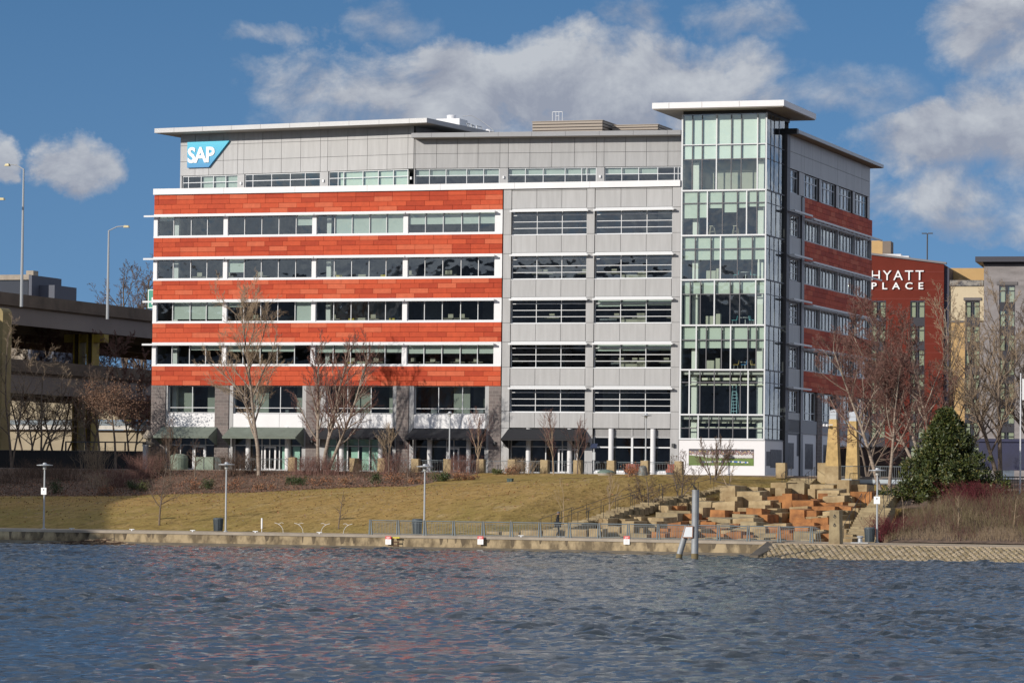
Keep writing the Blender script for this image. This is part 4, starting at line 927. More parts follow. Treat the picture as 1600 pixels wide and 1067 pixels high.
# ------------------------------------------------------------------ hotel on the right
def hotel():
    V = 125; yawh = R(6)     # its front turns a little more to the viewer than the office's
    u0, z0 = fr(1475, 413, V)
    H = thing('brick_hotel', 'red panelled hotel with white lettering and dark window bays', 'hotel', u0, V, 0, rot=yawh)
    s = 1.0
    # helper: pixel to local coordinate on the rotated front plane
    dv = np.array([math.cos(-YAW + yawh), math.sin(-YAW + yawh)]); nv = np.array([-dv[1], dv[0]]); O = np.array(W(u0, V, 0))[:2]
    def P(x, y, d=0.0):
        r = ray(x, y); t = (d + O @ nv) / (r[:2] @ nv); p = r * t; return float((p[:2] - O) @ dv), float(p[2] + CAMZ)
    M_hred = mat('hotel_red', (.150, .028, .018), .8, spec=.15, var=.12, scale=.4)
    M_cream = mat('hotel_cream', (.60, .51, .35), .8, var=.06, scale=1); M_tan = mat('hotel_tan', (.52, .34, .15), .8, var=.08, scale=1)
    M_hgrey = mat('hotel_grey_block', (.27, .25, .25), .85, var=.3, scale=.8, stretch=(.4, .4, 2))
    aL, _ = P(1330, 600); zt = lambda x, y: P(x, y)[1]
    wx = [(1361, 1384), (1422, 1445)]; wcol = [(P(a, 500)[0], P(b, 500)[0]) for a, b in wx]
    ztopwin = zt(1433, 470); zb = 4.0
    # red wall as pieces around the window columns
    mb = MB(); es = [aL] + [q for c in wcol for q in c] + [0]
    for i in range(0, len(es), 2): mb.box(es[i], es[i + 1], 0, .5, zb, ztopwin)
    zl, zr = zt(1360, 398), zt(1475, 413); al = P(1360, 400)[0]; zll = zl + (zl - zr) / (0 - al) * (al - aL)
    mb.prism([(aL, ztopwin + .003), (0, ztopwin + .003), (0, zr), (aL, zll)], 0, .5)
    mb.box(-.01, 0, .5, 14, zb, zr)
    part('wall', mb, M_hred, H)
    mb = MB()
    for y in range(425, 760, 14):
        z = zt(1400, y)
        if z < ztopwin:
            for i in range(0, len(es), 2): mb.box(es[i], es[i + 1], -.006, 0, z, z + .05)
        elif z < zr - .2: mb.box(aL, 0, -.006, 0, z, z + .05)
    part('panel_joint', mb, mat('hotel_joint', (.20, .04, .03), .8), H)
    mb = MB(); mb.prism([(aL - .2, zll), (.3, zr), (.3, zr + .25), (aL - .2, zll + .25)], -.2, .7); part('parapet', mb, mat('parapet_grey', (.2, .19, .2), .6), H)
    mb = MB(); mb.box(0.0, .6, .5, 10, zb, zr - .4); part('side_return', mb, mat('hotel_side', (.06, .06, .09), .6), H)
    # windows: curtains behind glass, dark spandrels
    M_cur = mat('curtain', (.62, .62, .42), .8); M_span = mat('spandrel_dark', (.03, .03, .04), .5)
    def wcolumn(c0, c1, ztop, n, d=.0, yb=zb):
        m = (c0 + c1) / 2; h = 1.95; st = 3.02
        for i in range(n):
            z1 = ztop - .15 - i * st; z0 = z1 - h
            if z0 < yb: break
            mb = MB(); mb.box(c0, c1, d + .04, d + .14, z1, z1 + .12); mb.box(c0, c0 + .09, d + .04, d + .14, z0, z1); mb.box(c1 - .09, c1, d + .04, d + .14, z0, z1); mb.box(m - .10, m + .10, d + .04, d + .14, z0, z1); mb.box(c0, c1, d + .04, d + .14, z0 + h * .72, z0 + h * .72 + .07)
            mb.box(c0, c1, d + .04, d + .14, z0 - (st - h) + .12, z0)
            w = part('window', mb, M_span, H)
            mb = MB(); mb.quad((c0, d + .1, z0), (c1, d + .1, z0), (c1, d + .1, z1), (c0, d + .1, z1)); part('pane', mb, M_glass, w)
            mb = MB(); g = (c1 - c0)
            for q0, q1 in ((.04, .36), (.64, .96)): mb.box(c0 + g * q0, c0 + g * q1, d + .22, d + .28, z0 + .05, z1)
            part('curtain', mb, M_cur, w)
        mb = MB(); mb.box(c0 - .05, c1 + .05, d + .7, d + .8, yb, ztop); part('room_shade', mb, M_room, H)
    for c0, c1 in wcol: wcolumn(c0, c1, ztopwin, 8)
    # lettering
    def letters(body, xL, xR, yT, yB, off, sp):
        zt_, zb_ = P(xL, yT)[1], P(xL, yB)[1]; a0, a1 = P(xL, yB)[0], P(xR, yB)[0]; size = (zt_ - zb_) / .70
        mbx = text_mb(body, size, None, extrude=.06, offset=off, space=sp); w = max(p[0] for p in mbx.v) - min(p[0] for p in mbx.v); mn = min(p[0] for p in mbx.v); k = (a1 - a0) / w
        mbx.v = [(a0 + (p[0] - mn) * k, -.14 + p[1], zb_ + p[2]) for p in mbx.v]
        part('sign_letters', mbx, mat('sign_white', (.9, .9, .9), .4), H)
    letters('HYATT', 1362, 1443.5, 422.5, 438, .0, 1.25); letters('PLACE', 1362, 1443, 441.5, 452, .02, 1.9)
    # cream and tan middle part
    D = .8
    c0 = P(1471, 500, D)[0]; c1 = P(1537, 500, D)[0]; zc = P(1500, 447, D)[1]; zc2 = P(1500, 501, D)[1]
    wq0, wq1 = P(1508, 500, D)[0], P(1531, 500, D)[0]; zw = P(1520, 470, D)[1]
    mb = MB()
    for a, b, z0, z1 in ((c0, wq0, zc2, zc), (wq1, c1, zc2, zc), (wq0, wq1, zw, zc)): mb.box(a + .002, b - .002, D, D + .5, z0 + .01, z1)
    part('wall', mb, M_cream, H)
    mb = MB(); mb.box(c0, wq0, D + .05, D + .5, zb, zc2 - .2); part('wall', mb, M_tan, H)
    mb = MB(); mb.box(wq1, c1, D + .05, D + .5, zb, zc2 - .2); part('wall', mb, M_hgrey, H)
    mb = MB(); mb.box(c0 - .1, wq0 - .02, D - .1, D + .3, zc2 - .22, zc2 - .03); mb.box(wq0 - .2, wq1 + .2, D - .15, D + .1, zw + .05, zw + .4); part('ledge', mb, mat('ledge_grey', (.14, .13, .13), .7), H)
    mb = MB(); mb.box(c0 + .1, c1 - .05, D - .2, D + .8, zc + .01, P(1500, 438, D)[1]); part('parapet', mb, mat('parapet_mottled', (.30, .28, .25), .8, col2=(.09, .09, .10), scale=1.5, contrast=3), H)
    wcolumn(wq0, wq1, zw, 7, D)
    c2 = P(1484, 430, 6)[0]; c3 = P(1540, 430, 6)[0]; mb = MB(); mb.box(c2, c3, 6, 7, zb, P(1500, 419, 6)[1]); part('upper_wall', mb, M_tan, H)
    # grey block tower
    g0 = P(1537, 500, -.4)[0]; g1 = g0 + 14; zg = P(1560, 413, -.4)[1]; q0, q1 = P(1561, 480, -.4)[0], P(1586, 480, -.4)[0]; zq = P(1570, 446, -.4)[1]
    mb = MB()
    for a, b, z0, z1 in ((g0, q0, zb, zg), (q1, g1, zb, zg), (q0, q1, zq, zg)): mb.box(a + .002, b - .002, -.4, .1, z0, z1)
    mb.box(g0, g0 + .4, .1, 12, zb, zg); part('wall', mb, M_hgrey, H)
    mb = MB(); mb.box(q0 - .3, q1 + .3, -.5, -.3, zq + .05, zq + .45); part('lintel', mb, mat('ledge_grey', (.14, .13, .13), .7), H)
    wcolumn(q0, q1, zq, 7, -.4)
    mb = MB(); mb.box(P(1524, 405, -1.4)[0], g1, -1.6, 12, zg + .25, P(1560, 401, -1.4)[1]); mb.box(g0 - .1, g1, -.7, 11, zg + .01, zg + .24); part('roof', mb, mat('dark_eave', (.05, .05, .065), .5), H)
    # roof details
    a, b = P(1350, 380, 6)[0], P(1392, 380, 6)[0]; c = P(1379, 380, 6)[0]; mb = MB(); mb.box(a, c, 6, 6.1, zr, P(1370, 376, 6)[1]); part('stair_head', mb, M_tan, H)
    mb = MB(); mb.box(c + .01, b, 6.0, 9, zr, P(1370, 377, 6)[1]); mb.box(a, c, 6.11, 9, zr, P(1370, 377, 6)[1]); part('stair_head_side', mb, mat('taupe', (.20, .16, .13), .8), H)
    a, b = P(1376, 400, 3)[0], P(1420, 400, 3)[0]; mb = MB(); mb.box(a, b - 1, 3, 5, zr, P(1390, 397, 3)[1]); mb.box(b - 1, b, 3, 5, zr, P(1390, 400, 3)[1]); part('roof_unit', mb, M_white, H)
hotel()
u_, z1_ = fr(1449, 365, 150); _, z0_ = fr(1449, 418, 150)
t = thing('car_park_lamp', 'dark twin headed lamp post rising above the red hotel roof', 'street lamp', u_, 150, z0_ - 6); h = z1_ - z0_ + 6
mb = MB(); mb.tube((0, 0, 0), (0, 0, h), .10); part('pole', mb, M_dark, t)
for s in (-1, 1): mb = MB(); mb.box(min(s * .1, s * .72), max(s * .1, s * .72), -.15, .15, h - .05, h + .08); part('lamp_head', mb, M_dark, t)

# ------------------------------------------------------------------ quay furniture
def lamp_post(px, ytop, v, z0, label, sign=False, hd=.62, h=None, group='lamp posts with disc heads'):
    u, z1 = fr(px, ytop, v); h = (z1 - z0)
    t = thing('lamp_post', label, 'street lamp', u, v, z0, group)
    mb = MB(); mb.lathe([(.16, 0), (.16, .06), (.075, .10), (.06, h * .9)], n=10); part('pole', mb, M_galv, t, smooth=False)
    mb = MB(); mb.lathe([(.05, h * .9 - .02), (.13, h * .9 + .02), (.13, h - .22)], n=12); part('lamp_glass', mb, mat('lamp_glass', (.45, .46, .44), .3), t)
    mb = MB(); mb.lathe([(hd * .25, h - .24), (hd, h - .20), (hd, h - .15), (.16, h - .10), (.13, h), (.03, h + .02)], n=20); part('shade_disc', mb, M_galv, t)
    if sign:
        z = h * .52; mb = MB(); mb.box(-.22, .22, -.12, -.09, z, z + .52); s_ = part('notice_board', mb, mat('sign_white', (.9, .9, .9), .4), t)
        mb = MB(); mb.lathe([(.055, z + .33), (.055, z + .42)], 0, -.10, 8); mb.box(-.03, .03, -.13, -.12, z + .34, z + .42); part('arrow_mark', mb, M_dark, t)
    return t
V_Q = -66.2
lamp_post(70, 723, V_Q, .95, 'lamp post with a small white notice in the shaded corner by the river', True)
lamp_post(354, 722, V_Q, .95, 'lamp post beside a dark litter bin on the open quay')
lamp_post(664, 725, V_Q, .95, 'lamp post standing behind the promenade railing')
lamp_post(1371, 731, -64.6, .90, 'lamp post with a small white notice by the stone steps', True)
lamp_post(703, 643, -8.7, 6.9, 'tall lamp post on a stone pillar in front of the black awnings', hd=.3)
lamp_post(1009.5, 646, -8.7, 6.9, 'tall disc lamp post on a stone pillar before the white columns', hd=.5)
def bin_(px, v, z, label, h=1.0, r=.36):
    u, _ = fr(px, 820, v); t = thing('litter_bin', label, 'litter bin', u, v, z, 'dark litter bins')
    mb = MB(); mb.lathe([(r * .82, .05), (r, h * .9), (r, h * .92)], n=20)
    for i in range(20): a = i * math.pi / 10; mb.hexa([(r * .84 * math.cos(a + q), r * .84 * math.sin(a + q), .05) for q in (-.05, .05)] + [((r * .84 + .03) * math.cos(a + q), (r * .84 + .03) * math.sin(a + q), .05) for q in (.05, -.05)] + [(r * 1.0 * math.cos(a + q), r * 1.0 * math.sin(a + q), h * .9) for q in (-.05, .05)] + [((r + .03) * math.cos(a + q), (r + .03) * math.sin(a + q), h * .9) for q in (.05, -.05)])
    part('drum', mb, mat('bin_slate', (.065, .085, .10), .5), t)
    mb = MB(); mb.lathe([(r * 1.08, h * .92), (r * 1.08, h), (r * .7, h + .04)], n=20); part('rim', mb, mat('bin_slate', (.065, .085, .10), .5), t)
bin_(341, V_Q, .95, 'dark slatted litter bin left of a lamp post on the open quay')
bin_(652, V_Q, .95, 'dark slatted litter bin behind the promenade railing', 1.15)
bin_(1359, -65, .90, 'dark slatted litter bin at the foot of the stone steps', 1.05)
# railing along the promenade
def railing():
    xs = [579, 622, 664, 709, 755, 799, 843.5, 890, 936, 982, 1028.7, 1075, 1122.7, 1169.5, 1217.6, 1268]
    v = -69.3; us = [fr(x, 838, v - (0 if x < 1150 else (x - 1150) * .018))[0] for x in xs]; vs = [v - (0 if x < 1150 else (x - 1150) * .018) for x in xs]
    vs = [-69.3 - max(0, (u - 60)) * .10 for u in us]; us = [fr(x, 838, q)[0] for x, q in zip(xs, vs)]
    t = thing('promenade_railing', 'long slate grey metal railing along the edge of the promenade', 'railing', us[0], vs[0], .94)
    o = (us[0], vs[0])
    for i, (u, w) in enumerate(zip(us, vs)):
        mb = MB(); a, b = u - o[0], w - o[1]
        for s in (-.10, .10): mb.hexa([(a + s - .055, b - .05, 0), (a + s + .055, b - .05, 0), (a + s + .055, b + .08, 0), (a + s - .055, b + .08, 0), (a + s * .55 - .03, b - .12, 1.13), (a + s * .55 + .03, b - .12, 1.13), (a + s * .55 + .03, b - .02, 1.13), (a + s * .55 - .03, b - .02, 1.13)])
        part('post', mb, M_rail, t)
    for i in range(len(us) - 1):
        a0, b0, a1, b1 = us[i] - o[0] + .14, vs[i] - o[1], us[i + 1] - o[0] - .14, vs[i + 1] - o[1]
        mb = MB(); L = lambda k, z: (a0 + (a1 - a0) * k, b0 + (b1 - b0) * k - .06 * z, z)
        mb.tube(L(0, 1.07), L(1, 1.07), .042); mb.tube(L(0, .12), L(1, .12), .022); mb.tube(L(0, .95), L(1, .95), .015, n=4)
        for j in range(1, 16): mb.tube(L(j / 16, .12), L(j / 16, .95), .017, n=4)
        part('rail_panel', mb, M_rail, t)
    mb = MB()   # splayed end stays
    a, b = us[-1] - o[0], vs[-1] - o[1]
    for k in range(4): mb.path([(a + .15 + k * .17, b, 0), (a + .1 + k * .15, b - .05, .95), (a + .02 + k * .08, b - .08, 1.08)], .022, 5)
    part('end_stay', mb, M_rail, t)
railing()
# warning signs on the quay wall
def wsign(px, label):
    v = -70.92 if px < 900 else -71.92; u, z = fr(px, 850.3, v); t = thing('warning_sign', label, 'sign', u, v, z, 'white warning signs with red headers')
    mb = MB(); mb.box(-.22, .22, 0, .03, 0, .38); part('notice_face', mb, mat('sign_white', (.9, .9, .9), .4), t)
    mb = MB(); mb.box(-.22, .22, 0, .03, .38, .60); hd = part('header', mb, mat('sign_red', (.62, .06, .05), .5), t)
    mb = MB(); mb.box(-.14, .14, -.01, 0, .52, .545); mb.box(-.10, .10, -.01, 0, .45, .475); mb.box(-.15, -.06, -.01, 0, .40, .425); part('header_marks', mb, mat('sign_white', (.9, .9, .9), .4), hd)
    mb = MB(); 
    for k in range(4): mb.box(-.15 + .02 * (k % 2), .15 - .03 * (k % 2), -.006, 0, .06 + k * .08, .08 + k * .08)
    part('text_lines', mb, mat('sign_greytext', (.55, .50, .50), .5), t)
wsign(606.5, 'white sign with red header on the quay wall, left of the ladder'); wsign(750.5, 'white sign with red header on the quay wall, middle of three'); wsign(979, 'white sign with red header on the quay wall, nearest the grey piles')
u_, z_ = fr(617.5, 857, -71.2); t = thing('quay_ladder', 'rusty quay ladder with a yellow top rung', 'ladder', u_, -71.0, z_ - .2)
mb = MB()
for s in (-.2, .2): mb.tube((s, 0, 0), (s, 0, .95), .025)
for i in range(3): mb.box(-.2, .2, -.04, .02, .12 + i * .26, .20 + i * .26)
part('rungs', mb, mat('rust_dark', (.10, .05, .03), .9), t); mb = MB(); mb.box(-.26, .26, -.05, .05, .95, 1.05); part('top_rung', mb, mat('safety_yellow', (.62, .50, .03), .5), t)
for i, px in enumerate((113, 207, 302, 400, 500, 815)):
    u_, _ = fr(px, 830, -70.6); mb = MB(); mb.box(-.05, .05, -.05, .05, 0, .09); mb.box(-.2, .2, -.05, .05, .09, .14)
    solid('mooring_cleat', mb, M_wmetal, 'small pale mooring cleat on the quay edge, %s from the left' % ('first', 'second', 'third', 'fourth', 'fifth', 'sixth')[i], 'cleat', u_, -70.7, .99, 'mooring cleats along the quay')
# white curved racks
for i, (px, q, nm) in enumerate(((437, 1, 'leftmost'), (468, 1, 'second from the left'), (507, -1, 'third from the left'), (542, -1, 'rightmost'))):
    u_, _ = fr(px, 832, -66.5); t = thing('cycle_rack', 'thin white curved cycle rack by the water, %s of four' % nm, 'cycle rack', u_, -66.5, .95, 'white curved racks')
    mb = MB(); mb.path([(.28 * q, 0, 0), (.25 * q, 0, .25), (.1 * q, 0, .5), (-.12 * q, 0, .66), (-.42 * q, 0, .74)], .014, 6); part('upright', mb, M_white, t)
    mb = MB(); mb.path([(-.12 * q, 0, .63), (.12 * q, 0, .76), (.3 * q, 0, .72)], .012, 5); part('branch', mb, M_white, t)
u_, z_ = fr(393, 827, -66.5); mb = MB(); mb.box(-.05, .05, -.05, .05, .25, 1.05); mb.tube((0, 0, 0), (0, 0, .3), .03); solid('marker_post', mb, M_white, 'short white marker post on the lawn edge', 'post', u_, -64.5, .95)
# person walking
def person():
    u_, _ = fr(871, 838, -66.4)
    t = thing('person', 'person in a dark coat and cap walking behind the promenade railing', 'person', u_, -66.4, .955, rot=.2)
    me = bpy.data.meshes.new('body'); V_ = [(0, 0, .93), (0, 0, 1.18), (0.02, 0, 1.42), (.03, 0, 1.52), (.05, 0, 1.62), (.05, 0, 1.74),
        (-.0, .19, 1.42), (-.06, .24, 1.16), (.08, .25, .93), (.14, .25, .84), (.0, -.19, 1.42), (.08, -.24, 1.17), (.22, -.24, .98), (.27, -.23, .92),
        (.0, .10, .90), (.10, .11, .50), (-.10, .11, .10), (.05, .12, .04), (.0, -.10, .90), (.12, -.11, .50), (.26, -.11, .08), (.42, -.11, .05)]
    E_ = [(0, 1), (1, 2), (2, 3), (3, 4), (4, 5), (2, 6), (6, 7), (7, 8), (8, 9), (2, 10), (10, 11), (11, 12), (12, 13), (0, 14), (14, 15), (15, 16), (16, 17), (0, 18), (18, 19), (19, 20), (20, 21)]
    rad = [.16, .17, .17, .065, .10, .085, .08, .06, .045, .04, .08, .06, .045, .04, .10, .075, .05, .045, .10, .075, .05, .045]
    me.from_pydata(V_, E_, []); o = link(bpy.data.objects.new('body', me)); md = o.modifiers.new('s', 'SKIN'); sb = o.modifiers.new('u', 'SUBSURF'); sb.levels = 1; sb.render_levels = 1
    for i, r in enumerate(rad): me.skin_vertices[0].data[i].radius = (r, r * (1.15 if i in (1, 2) else 1))
    me.skin_vertices[0].data[0].use_root = True
    me.materials.append(mat('dark_coat', (.012, .012, .016), .8)); o.parent = t
    mb = MB(); mb.lathe([(.02, 1.60), (.085, 1.63), (.10, 1.70), (.09, 1.78), (.04, 1.82)], .055, 0, 12); part('face', mb, mat('skin', (.30, .17, .12), .6), t)
    mb = MB(); mb.lathe([(.112, 1.73), (.108, 1.80), (.05, 1.86)], .05, 0, 12); part('cap', mb, mat('grey_cap', (.12, .12, .13), .8), t)
    for x, y in ((.06, .12), (.42, -.11)): mb = MB(); mb.box(x - .10, x + .15, y - .05, y + .05, -.0, .09); part('shoe', mb, mat('shoe_pale', (.4, .4, .4), .6), t)
    mb = MB(); mb.ext([(-.22, -.21), (.2, -.21), (.26, 0), (.2, .21), (-.22, .21)], .72, 1.12); part('coat_skirt', mb, mat('dark_coat', (.012, .012, .016), .8), t)
person()
# mooring piles
def piles():
    p = at(1085.5, 873, 5.0 * 1); r = ray(1085.5, 873); k = -CAMZ / r[2]; X, Y = r[0] * k, r[1] * k
    q = np.array([X, Y]) - P1; u, v = float(q @ D1), float(q @ D2); u1, zt = fr(1087, 766, v)
    t = thing('mooring_pile', 'tall upright galvanised mooring pile standing in the river', 'pile', u, v, 0)
    M_pile = mat('pile_steel', (.36, .39, .42), .5, col2=(.24, .24, .24), scale=.8, metal=.2)
    mb = MB(); mb.tube((0, 0, .35), (u1 - u, 0, zt), .235, n=20); mb.lathe([(.25, zt - .02), (.25, zt + .04)], u1 - u, 0, 20); part('shaft', mb, M_pile, t)
    mb = MB(); mb.tube((0, 0, -2), (0, 0, .36), .24, n=20); part('stained_foot', mb, mat('pile_foot', (.18, .14, .07), .8), t)
    u2, z2 = fr(1078, 822, v); u3, _ = fr(1061, 869, v)
    t2 = thing('leaning_pile', 'short leaning galvanised pile against the tall pile', 'pile', u3, v, 0)
    mb = MB(); mb.tube((0.03, 0, .3), (u2 - u3 - .15, 0, z2), .20, n=18); part('shaft', mb, M_pile, t2)
    mb = MB(); mb.tube((-.35, 0, -2), (0.04, 0, .32), .21, n=18); part('stained_foot', mb, mat('pile_foot', (.18, .14, .07), .8), t2)
    pts = [fr(x, y, v - .35) for x, y in ((1066, 840), (1082.5, 840), (1083, 821.5), (1071, 821.5))]; c = pts[0]
    t3 = thing('pile_sign', 'blank white trapezoid board with a rusty border fixed to the piles', 'sign', c[0], v - .35, c[1])
    P_ = [(a - c[0], z - c[1]) for a, z in pts]; mb = MB(); mb.prism(P_, 0, .06); part('border', mb, mat('sign_rust', (.28, .14, .08), .8), t3)
    cx = sum(a for a, _ in P_) / 4; cz = sum(z for _, z in P_) / 4
    mb = MB(); mb.prism([(cx + (a - cx) * .84, cz + (z - cz) * .84) for a, z in P_], -.012, -.001); part('board', mb, mat('board_white', (.66, .70, .74), .6), t3)
    # bird: cormorant resting on the pile
    tb = thing('perched_bird', 'dark bird perched on top of the tall mooring pile', 'bird', u1 - .05, v, zt + .04)
    me = bpy.data.meshes.new('body'); V_ = [(0, 0, .12), (-.07, 0, .2), (-.12, 0, .30), (-.15, 0, .36), (-.21, 0, .355), (.08, 0, .06), (.18, 0, -.02)]
    me.from_pydata(V_, [(0, 1), (1, 2), (2, 3), (3, 4), (0, 5), (5, 6)], []); o = link(bpy.data.objects.new('body', me)); o.modifiers.new('s', 'SKIN'); o.modifiers.new('u', 'SUBSURF').render_levels = 1
    for i, r_ in enumerate((.08, .065, .035, .035, .012, .055, .02)): me.skin_vertices[0].data[i].radius = (r_, r_)
    me.skin_vertices[0].data[0].use_root = True; me.materials.append(mat('feather', (.02, .018, .015), .7)); o.parent = tb
    mb = MB()
    for s in (-.03, .03): mb.tube((0, s, 0), (0, s, .1), .01, n=5)
    part('legs', mb, M_dark, tb)
piles()
# driftwood
def driftwood():
    u_, _ = fr(128, 856, -74.5); r = random.Random(3); mb = MB()
    for i in range(420):
        x = r.gauss(0, 2.4); y = r.gauss(0, 1.0); h = max(0, .34 * math.exp(-((x - 1.2) / 1.4) ** 2) + .12 * math.exp(-(x / 3) ** 2)); z = r.uniform(-.02, h); l = r.uniform(.15, .7); a = r.gauss(0, .5)
        mb.tube((x, y, z), (x + l * math.cos(a), y + l * math.sin(a), z + r.uniform(-.05, .12)), r.uniform(.012, .04), n=4, mi=r.choice((0, 0, 0, 1)))
    o = solid('driftwood', mb, [mat('wet_wood', (.09, .055, .035), .9), M_twigt], 'raft of brown driftwood and debris against the quay wall', 'driftwood', u_, -74.5, 0)
driftwood()

# stone column with shackles, bollard
u_, z_ = fr(1306, 852, -72.8); t = thing('stone_marker', 'square stone column with two iron shackles near the boat ramp', 'stone column', u_, -72.8, .88)
mb = MB(); zt = fr(1306, 797, -72.8)[1] - .88; mb.hexa([(-.42, -.4, 0), (.36, -.4, 0), (.42, .4, 0), (-.36, .4, 0), (-.37, -.38, zt), (.30, -.38, zt), (.36, .36, zt), (-.3, .36, zt)]); part('shaft', mb, M_stoneg, t)
for z in (1.25, 1.85):
    mb = MB(); mb.path([(-.02, -.42, z + .2), (-.09, -.45, z + .05), (-.02, -.46, z - .03), (.07, -.45, z + .05), (-.02, -.42, z + .2)], .018, 5); part('shackle', mb, M_dark, t)
u_, _ = fr(1344, 846, -67.5); mb = MB(); mb.lathe([(.32, 0), (.32, .05), (.16, .08), (.15, .34), (.22, .38), (.24, .48), (.15, .52)], n=16); mb.box(-.62, .62, -.3, .3, -.04, .06); solid('mooring_bollard', mb, M_galv, 'squat pale metal bollard by the steps', 'bollard', u_, -67.5, .90)

# ------------------------------------------------------------------ terrace edge: stone pillars and railing
px_p = [457, 554, 597, 650, 700.5, 751.5, 800.5, 851.5, 903.5, 955.5, 1008, 1061]
pu = [fr(x, 735, -8.7)[0] for x in px_p]; stp = []
names = ['leaning buff stone pillar beside the birch trunks', 'buff stone pillar in front of the mint shop windows', 'stone pillar half hidden behind brown shrubs', 'buff stone pillar left of the tall pillar lamp', 'stone pillar carrying the tall lamp before the black awning',
         'stone pillar right of the tall pillar lamp', 'stone pillar in front of the grey wing corner', 'stone pillar left of the black awning doorway', 'stone pillar beside the small solar panel', 'lichen marked stone pillar behind the domed lid', 'stone pillar carrying the disc lamp before the white columns', 'stone pillar at the corner of the white mural wall']
for i, u in enumerate(pu):
    mb = MB(); j = random.Random(i).uniform(-.05, .05); b = -.2
    mb.hexa([(-.36, -.36, b), (.36 + j, -.36, b), (.36, .36, b), (-.36, .36, b), (-.34 + j, -.34, 1.28), (.33, -.33, 1.28 + j), (.34, .34, 1.28), (-.33, .33, 1.28)])
    solid('stone_pillar', mb, M_stone, names[i], 'stone pillar', u, -8.7, 5.62, 'stone pillars along the terrace')
for px, v, yb, yt, nm in ((1221, -11, 747, 723, 'stone pillar at the head of the fountain steps'), (1286, -12, 768, 723, 'broad stone pillar left of the tall tapered pylons')):
    u, zb = fr(px, yb, v); _, zt = fr(px, yt, v); mb = MB(); mb.box(-.42, .42, -.4, .4, 0, zt - zb); solid('stone_pillar', mb, M_stone, nm, 'stone pillar', u, v, zb, 'stone pillars along the terrace')
def terrace_rail():
    u0 = fr(375, 735, -8.6)[0]; us = [u0] + pu
    t = thing('terrace_railing', 'dark thin railing between the stone pillars of the terrace', 'railing', u0, -8.6, 5.66)
    for i in range(len(us) - 1):
        a0, a1 = us[i] - u0 + (.38 if i else 0), us[i + 1] - u0 - .38; mb = MB(); n = max(2, int((a1 - a0) / .22))
        mb.tube((a0, 0, 1.10), (a1, 0, 1.10), .03, n=5); mb.tube((a0, 0, .98), (a1, 0, .98), .014, n=4); mb.tube((a0, 0, .12), (a1, 0, .12), .02, n=4)
        for j in range(n + 1): x = a0 + (a1 - a0) * j / n; mb.tube((x, 0, 0 if j in (0, n) else .12), (x, 0, 1.1 if j in (0, n) else .98), .013, n=4)
        part('rail_panel', mb, M_rail, t)
terrace_rail()
# cafe furniture glimpsed behind the terrace railing
for i, (px, nm) in enumerate(((778, 'leftmost of three'), (832, 'middle of three'), (884, 'rightmost of three'))):
    u_, _ = fr(px, 735, -5.5); t = thing('terrace_table', 'small dark cafe table behind the terrace railing, %s' % nm, 'table', u_, -5.5, 5.70, 'cafe tables on the terrace')
    mb = MB(); mb.lathe([(.38, .72), (.38, .76)], n=16); part('table_top', mb, M_dgrey, t); mb = MB(); mb.tube((0, 0, .02), (0, 0, .72), .04); mb.lathe([(.24, 0), (.24, .03)]); part('base', mb, M_dark, t)
# pylons
for px, yt, yb, v, wt, wb, nm in ((1301.5, 655, 728, -16, 12, 21, 'left tapered stone pylon with a glass lantern on top'), (1332, 658, 752, -11, 13, 21, 'right tapered stone pylon with a glass lantern on top')):
    u, zt = fr(px + 1, yt, v); _, zb = fr(px, yb, v); k = (v + 309.9) / F_PX / 1.0
    t = thing('stone_pylon', nm, 'pylon', u, v, zb - 2.5, 'tapered stone pylons'); h = zt - zb + 2.5; a, b = wt * k / 2, wb * k / 2
    mb = MB(); mb.hexa([(-b, -b, 2.5), (b, -b, 2.5), (b, b, 2.5), (-b, b, 2.5), (-a, -a, h), (a, -a, h), (a, a, h), (-a, a, h)]); part('shaft', mb, mat('gold_stone', (.52, .36, .15), .85, var=.4, scale=1.6, bump=.4), t)
    mb = MB(); mb.box(-b - .02, b + .02, -b - .02, b + .02, -.6, 2.5); part('plinth', mb, M_stone, t)
    mb = MB(); mb.box(-a + .02, a - .02, -a + .02, a - .02, h, h + .06); mb.box(-a + .02, a - .02, -a, -a + .02, h + .38, h + .42)
    for x in (-a + .03, a - .06):
        for y in (-a + .03, a - .06): mb.box(x, x + .03, y, y + .03, h, h + .85)
    part('lantern_frame', mb, M_galv, t)
    mb = MB(); mb.hexa([(-a + .04, -a + .04, h + .06), (a - .04, -a + .04, h + .06), (a - .04, a - .04, h + .06), (-a + .04, a - .04, h + .06), (-a + .04, -a + .04, h + .72), (a - .04, -a + .04, h + .9), (a - .04, a - .04, h + .9), (-a + .04, a - .04, h + .72)]); part('lantern_glass', mb, mat('frosted_glass', (.50, .54, .60), .25), t)
u_, z_ = fr(1294, 664, -16.6); mb = MB(); mb.tube((0, 0, 0), (.45, 0, .02), .04); mb.lathe([(.12, -.12), (.12, .06), (.04, .1)], -.05, 0, 10); mb.lathe([(.10, -.10), (.10, .05), (.04, .1)], -.32, 0, 10)
solid('security_camera', mb, M_white, 'white security cameras mounted on the left pylon', 'camera', u_, -16.8, z_)
